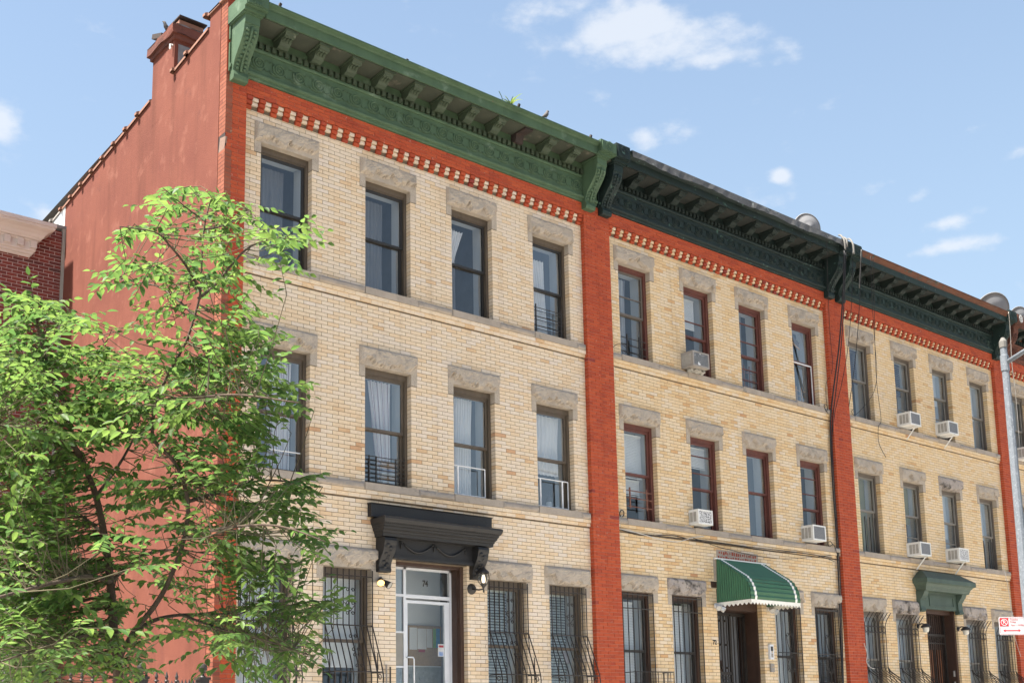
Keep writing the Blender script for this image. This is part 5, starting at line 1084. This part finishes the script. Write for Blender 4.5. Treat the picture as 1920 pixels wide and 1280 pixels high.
# ------------------------------------------------------------------ iron fence
fc = thing('iron_fence', 'black iron fence with spear-topped pickets in front of the flank wall', 'fence', (0,-2.5,.11)); b0 = .11
spear = MB(); spear.box(-.009,.009,-.009,.009,0,2.08); spear.lathe([(.011,2.06),(.020,2.075),(.011,2.09),(.011,2.10),(.026,2.115),(.012,2.13),(.021,2.16),(.0,2.225)], (0,0,0), 6); spear.quad((-.035,0,2.12),(-.012,0,2.10),(-.012,0,2.125)); spear.quad((.012,0,2.10),(.035,0,2.12),(.012,0,2.125))
x = -1.62; first = None
while x > -7.2:
    if first is None: first = spear.build('picket', 'iron', fc, loc=(x,0,0)).data
    else: link('picket', first, fc, (x,0,0))
    x -= .1175
for z in (2.06, 1.95, .25): MB().box(-7.2,-1.40,-.02,.02,z-.02,z+.012).build('rail','iron',fc)
po = MB(); po.box(-.055,.055,-.055,.055,0,2.13); po.box(-.068,.068,-.068,.068,2.13,2.16); po.lathe([(.04,2.16),(.02,2.18),(.018,2.20),(.03,2.215),(.047,2.24),(.05,2.265),(.043,2.295),(.02,2.312),(0,2.316)], (0,0,0), 14); pm = po.build('post','iron',fc,loc=(-1.31,0,0)).data; link('post', pm, fc, (-2.03,0,0)); 
for q in range(26): link('picket', first, fc, (-1.19,.12+q*.095,-.05))
for z in (2.0, .25): MB().box(-1.21,-1.17,.05,2.45,z-.02,z+.012).build('rail','iron',fc)
# ------------------------------------------------------------------ street lamp and parking sign
LX, LY = 12.30, -5.40
lp = thing('street_lamp', 'galvanised steel lamp post with slanting arm at the right edge', 'street lamp', (LX,LY,.11))
MB().lathe([(.115,0),(.105,.6),(.078,4.55),(.058,7.95)], (0,0,0), 10).build('pole','galvanised',lp); MB().lathe([(.15,0),(.15,.05),(.12,.08),(.116,.3)], (0,0,0), 12).build('base_flange','galvanised',lp)
MB().lathe([(.068,7.95),(.070,8.06),(.03,8.13),(0,8.14)], (0,0,0), 10).build('cap','conduit_grey',lp); MB().lathe([(.064,7.52),(.072,7.53),(.072,7.80),(.064,7.81)], (0,0,0), 12).build('clamp','galvanised',lp)
MB().tube([(0,-.05,7.68),(.0,-.9,7.98),(.0,-2.2,8.30)], .042, 10, .036).build('arm','galvanised',lp,True); MB().obox(Matrix.Translation((0,-2.5,8.33)) @ Matrix.Rotation(rad(-8),4,'X'), .13, .34, .07).build('lamp_head','trim_grey',lp)
sd = 20.1; p0 = PD(1872, 1156, sd); ax = Vector((.735,-.678,-.012)).normalized(); nz_ = Vector((-.678,-.735,0)).normalized(); up_ = nz_.cross(ax).normalized()*-1
if up_.z < 0: up_ = -up_
S = Matrix((ax, up_, ax.cross(up_))).transposed().to_4x4(); S.translation = p0+ax*.235-up_*.152
sg = thing('parking_sign', 'white no-parking sign with red arrow fixed on the lamp post', 'sign', (0,0,0)); sg.matrix_world = S
def rrect(w_, h_, r, n=5): return [(sx*(w_-r)+r*math.cos(a0+math.pi/2*k/n), sy*(h_-r)+r*math.sin(a0+math.pi/2*k/n)) for sx, sy, a0 in ((1,1,0),(-1,1,math.pi/2),(-1,-1,math.pi),(1,-1,1.5*math.pi)) for k in range(n+1)]
def flat(pts, z0, z1): 
    mb = MB(); n = len(pts); mb.v = [(x,y,z0) for x,y in pts]+[(x,y,z1) for x,y in pts]; mb.f = [tuple(range(n))[::-1], tuple(range(n,2*n))]+[(i,(i+1)%n,n+(i+1)%n,n+i) for i in range(n)]; mb.a = [0]*len(mb.f); return mb
flat(rrect(.235,.152,.025), -.003, 0).build('plate','sign_white',sg)
bd = MB()
for i in range(16):
    for s in (-1, 1): bd.box(-.215+i*.0285, -.215+i*.0285+.022, s*.136-.0025, s*.136+.0025, .001, .002)
for i in range(8):
    for s in (-1, 1): bd.box(s*.220-.0025, s*.220+.0025, -.115+i*.03, -.115+i*.03+.022, .001, .002)
tag(bd.build('border','sign_red',sg), kind='stuff')
flat([(-.215,-.003),(-.075,-.003),(-.075,.132),(-.215,.132)], .001, .003).build('symbol_square','sign_red',sg)
cx, cy = -.145, .064; ring = MB(); n = 32
for i in range(n):
    a, b = 2*math.pi*i/n, 2*math.pi*(i+1)/n; ring.quad(*[(cx+r_*math.cos(t), cy+r_*math.sin(t), .004) for r_, t in ((.047,a),(.058,a),(.058,b),(.047,b))])
ring.quad((cx-.036,cy+.028,.0045),(cx-.028,cy+.036,.0045),(cx+.036,cy-.028,.0045),(cx+.028,cy-.036,.0045)); ring.build('ring','sign_white',sg)
text('P', .085, Matrix.Translation((cx-.002,cy,.0042)), 'sign_white', 'letter', sg, .0004, .001)
for s_, sz, x, y in (('Tuesday',.040,.020,.108),('Friday',.040,.003,.066),('9am - 10:30am',.040,.085,.012)): text(s_, sz, Matrix.Translation((x,y,.002)), 'sign_red', 'lettering', sg, .0004)
flat([(-.17,-.078),(-.135,-.053),(-.135,-.070),(.085,-.070),(.085,-.053),(.12,-.078),(.085,-.103),(.085,-.086),(-.135,-.086),(-.135,-.103)], .001, .002).build('arrow','sign_red',sg)
MB().box(.02,.18,-.02,.02,-.13,-.004).build('mount','galvanised',sg)
# ------------------------------------------------------------------ street tree: limbs, twigs and alternate leaves
rt = random.Random(21)
D0 = 9.5
tb = PD(219, 1330, D0); base = Vector((tb.x, tb.y, .11))
tr = thing('street_tree', 'young leafy street tree with light open crown in front of red wall', 'tree', base)
def T(px, py, dd=0.0): return PD(px, py, D0+dd)-base
LIMBS = [ # polylines (px, py, depth offset), radius at start and end
 ([None,(219,1330,0),(221,1250,0),(213,1180,.02),(207,1090,.05),(195,1000,.1),(180,930,.1),(163,885,.05),(143,845,0),(125,770,-.1),(97,700,-.2),(76,640,-.25),(68,585,-.3)], .052, .009),
 ([(221,1240,0),(250,1185,-.1),(290,1135,-.2),(318,1085,-.25),(345,1010,-.3),(352,940,-.3),(330,870,-.25),(287,820,-.2),(295,750,-.2),(322,690,-.25),(349,640,-.3),(365,592,-.3),(376,545,-.3),(379,470,-.3),(385,415,-.3),(398,365,-.3)], .024, .005),
 ([(163,885,.05),(140,838,-.1),(100,825,-.3),(60,812,-.5),(0,795,-.8),(-60,770,-1.0)], .026, .012),
 ([(372,560,-.3),(405,532,-.2),(440,490,-.1),(470,462,.0),(520,445,.1),(558,452,.2)], .014, .004),
 ([(376,545,-.3),(350,500,-.6),(318,460,-.8),(290,435,-1.0),(225,425,-1.2)], .012, .004),
 ([(365,592,-.3),(330,560,.2),(290,535,.4),(225,525,.6)], .012, .004),
 ([(385,415,-.3),(350,390,-.5),(305,352,-.7)], .008, .003),
 ([(385,430,-.3),(430,420,.1),(470,395,.3)], .008, .003),
 ([(322,690,-.25),(380,670,.3),(440,650,.6),(500,640,.8)], .014, .005),
 ([(295,750,-.2),(370,745,-.8),(450,740,-1.1),(560,755,-1.3)], .016, .005),
 ([(352,940,-.3),(420,920,.2),(490,900,.5),(560,905,.6),(605,912,.7)], .016, .004),
 ([(345,1010,-.3),(420,990,-.9),(520,985,-1.2),(610,1015,-1.4)], .016, .004),
 ([(250,1185,-.1),(290,1162,.1),(340,1152,.3),(420,1150,.5),(520,1135,.7),(640,1135,.9)], .022, .004),
 ([(340,1152,.3),(420,1180,-.2),(500,1200,-.5),(590,1230,-.7)], .013, .004),
 ([(207,1090,.05),(170,1080,-.6),(110,1090,-1.1),(30,1110,-1.5),(-40,1130,-1.8)], .024, .008),
 ([(213,1180,.02),(160,1190,-.5),(90,1210,-.9),(0,1240,-1.3)], .018, .006),
 ([(195,1000,.1),(140,960,.6),(80,950,.9),(0,960,1.2)], .018, .006),
 ([(180,930,.1),(230,860,.5),(260,790,.7),(250,720,.8)], .016, .005),
 ([(125,770,-.1),(180,720,.4),(200,660,.5),(175,605,.5)], .012, .004),
 ([(97,700,-.2),(50,690,.4),(0,670,.7)], .012, .004),
 ([(207,1090,.05),(270,1040,.6),(330,1030,.9),(400,1040,1.1)], .016, .005),
]
wood = MB(); LP = []
for pts, r0, r1 in LIMBS:
    q = [Vector((0,0,0)) if p is None else T(*p) for p in pts]; out = []
    for i in range(len(q)-1):
        p0, p1, p2, p3 = q[max(i-1,0)], q[i], q[i+1], q[min(i+2,len(q)-1)]
        for k in range(4):
            t = k/4; out.append(.5*((2*p1)+(p2-p0)*t+(2*p0-5*p1+4*p2-p3)*t*t+(3*p1-p0-3*p2+p3)*t**3))
    out.append(q[-1])
    rs = [r0+(r1-r0)*(i/(len(out)-1))**.8 for i in range(len(out))]
    wood.tube(out, rs, 8); LP += [(p, r) for p, r in zip(out, rs) if p.z > 1.2]
wood.build('trunk', 'bark', tr, True)
CLU = [(390,380,42,36,15),(320,372,42,26,11),(465,408,42,32,11),(530,432,40,30,11),(362,450,55,42,16),(268,436,52,22,10),(252,500,45,26,9),(340,528,55,38,15),(440,515,48,46,16),(505,478,40,26,7),(228,522,28,14,5),
 (425,598,80,48,22),(328,612,62,40,15),(285,600,30,12,3),(452,640,42,50,11),(300,700,110,40,26),(430,705,90,55,28),(515,742,45,34,9),(485,812,34,30,6),(385,790,100,55,28),(250,765,105,60,30),(425,880,75,55,24),(330,880,85,55,16),(560,908,48,16,7),
 (500,958,75,48,20),(585,1010,38,28,8),(60,582,55,28,13),(140,600,42,18,8),(50,660,80,55,30),(155,690,65,45,18),(60,760,90,65,36),(170,785,65,55,20),(60,870,90,65,38),(180,905,75,50,14),(60,980,90,58,38),(180,1012,75,55,20),
 (70,1080,100,58,42),(60,1180,95,65,46),(175,1125,65,50,18),(150,1215,85,45,26),(20,1250,80,30,18),(300,955,65,45,11),(405,1000,65,45,16),(455,1062,55,45,15),(300,1055,55,40,7),(350,1100,55,22,6),(235,1180,50,50,8),(520,1092,48,36,10),
 (605,1138,42,16,8),(545,1152,55,26,9),(450,1152,65,36,15),(480,1220,58,36,13),(545,1212,50,36,9),(400,1192,45,32,6),(330,1180,45,22,5),(230,1245,55,26,6),(-60,700,60,90,20),(-60,900,60,120,26),(-60,1120,60,110,26)]
leaf = MB(); twg = MB()
def add_leaf(p, d, nrm, L, wd):
    s = d.cross(nrm).normalized(); nrm = s.cross(d).normalized(); leaf.cur = min(.99, max(.01, tw_tone+.28*rt.gauss(0,1)))
    fold = .22*wd; n = len(leaf.v)
    for t, w_ in ((.0,0),(.22,.75),(.5,1.0),(.78,.62)):
        c = p+d*L*t-nrm*(.10*L*t*t)
        if w_ == 0: leaf.v.append(tuple(c))
        else: leaf.v += [tuple(c-s*wd*w_*.5+nrm*fold*w_), tuple(c-nrm*fold*.2), tuple(c+s*wd*w_*.5+nrm*fold*w_)]
    leaf.v.append(tuple(p+d*L*1.04-nrm*.13*L))
    F = [(n,n+1,n+2),(n,n+2,n+3),(n+1,n+4,n+5,n+2),(n+2,n+5,n+6,n+3),(n+4,n+7,n+8,n+5),(n+5,n+8,n+9,n+6),(n+7,n+10,n+8),(n+8,n+10,n+9)]
    leaf.f += F; leaf.a += [leaf.cur]*len(F)
UPV = Vector((0,0,1)); ivr = _rt.copy()
for cx, cy, rx, ry, n in CLU:
    for _ in range(int(n*(.9 if cy < 640 and cx > 200 else 1.85 if cx < 215 else 1.55 if cy < 900 else 1.7))):
        a, q = rt.uniform(0, 2*math.pi), math.sqrt(rt.random()); px, py = cx+rx*q*math.cos(a), cy+ry*q*math.sin(a); dd = rt.gauss(0, .55)-.1
        tip0 = T(px, py, dd); near, nr = min(LP, key=lambda c: (c[0]-tip0).length_squared*(1.0 if c[0].z < tip0.z+.15 else 2.2))
        v = tip0-near; L_ = v.length
        out_d = (v.normalized()*1.0+ivr*(.5 if px > 330 else -.35)*rt.random()+Vector((rt.gauss(0,.35),rt.gauss(0,.35),rt.gauss(.02,.16)))); out_d.z *= .6; out_d.normalize()
        tl = rt.uniform(.28,.52); st = tip0-out_d*tl*.5
        if L_ > .12:
            mid = near.lerp(st, .5)+Vector((0,0,-.04*L_)); twg.tube([near, mid, st], [min(nr,.0055), .0034, .0028], 4, cap=False)
        tw_tone = rt.uniform(.15,.85); nl = rt.randint(8, 13); pts = []; side = out_d.cross(UPV).normalized()
        for k in range(nl+1):
            t = k/nl; pts.append(st+out_d*tl*t-UPV*(.10*tl*t*t*rt.uniform(.8,1.2)))
        twg.tube([pts[0], pts[nl//2], pts[-1]], [.0034,.0024,.0014], 4, cap=False)
        sc_l = rt.uniform(.72,1.02) if cy < 640 else rt.uniform(.74,1.06)
        for k in range(1, nl+1):
            s = 1 if k % 2 else -1; f = .75+.35*math.sin(math.pi*k/(nl+1))
            ld = (out_d*.55+side*s*.85-UPV*rt.uniform(.15,.60)+Vector((rt.gauss(0,.15),rt.gauss(0,.15),rt.gauss(0,.15)))).normalized()
            if k == nl: ld = (out_d-UPV*.25).normalized()
            nn = (UPV+side*s*.45+Vector((rt.gauss(0,.32),rt.gauss(0,.32),0))).normalized()
            add_leaf(pts[k], ld, nn, .088*f*sc_l*rt.uniform(.9,1.12), .047*f*sc_l*rt.uniform(.9,1.1))
twg.build('twigs', 'twig', tr); leaf.build('crown', 'leaf', tr, True)
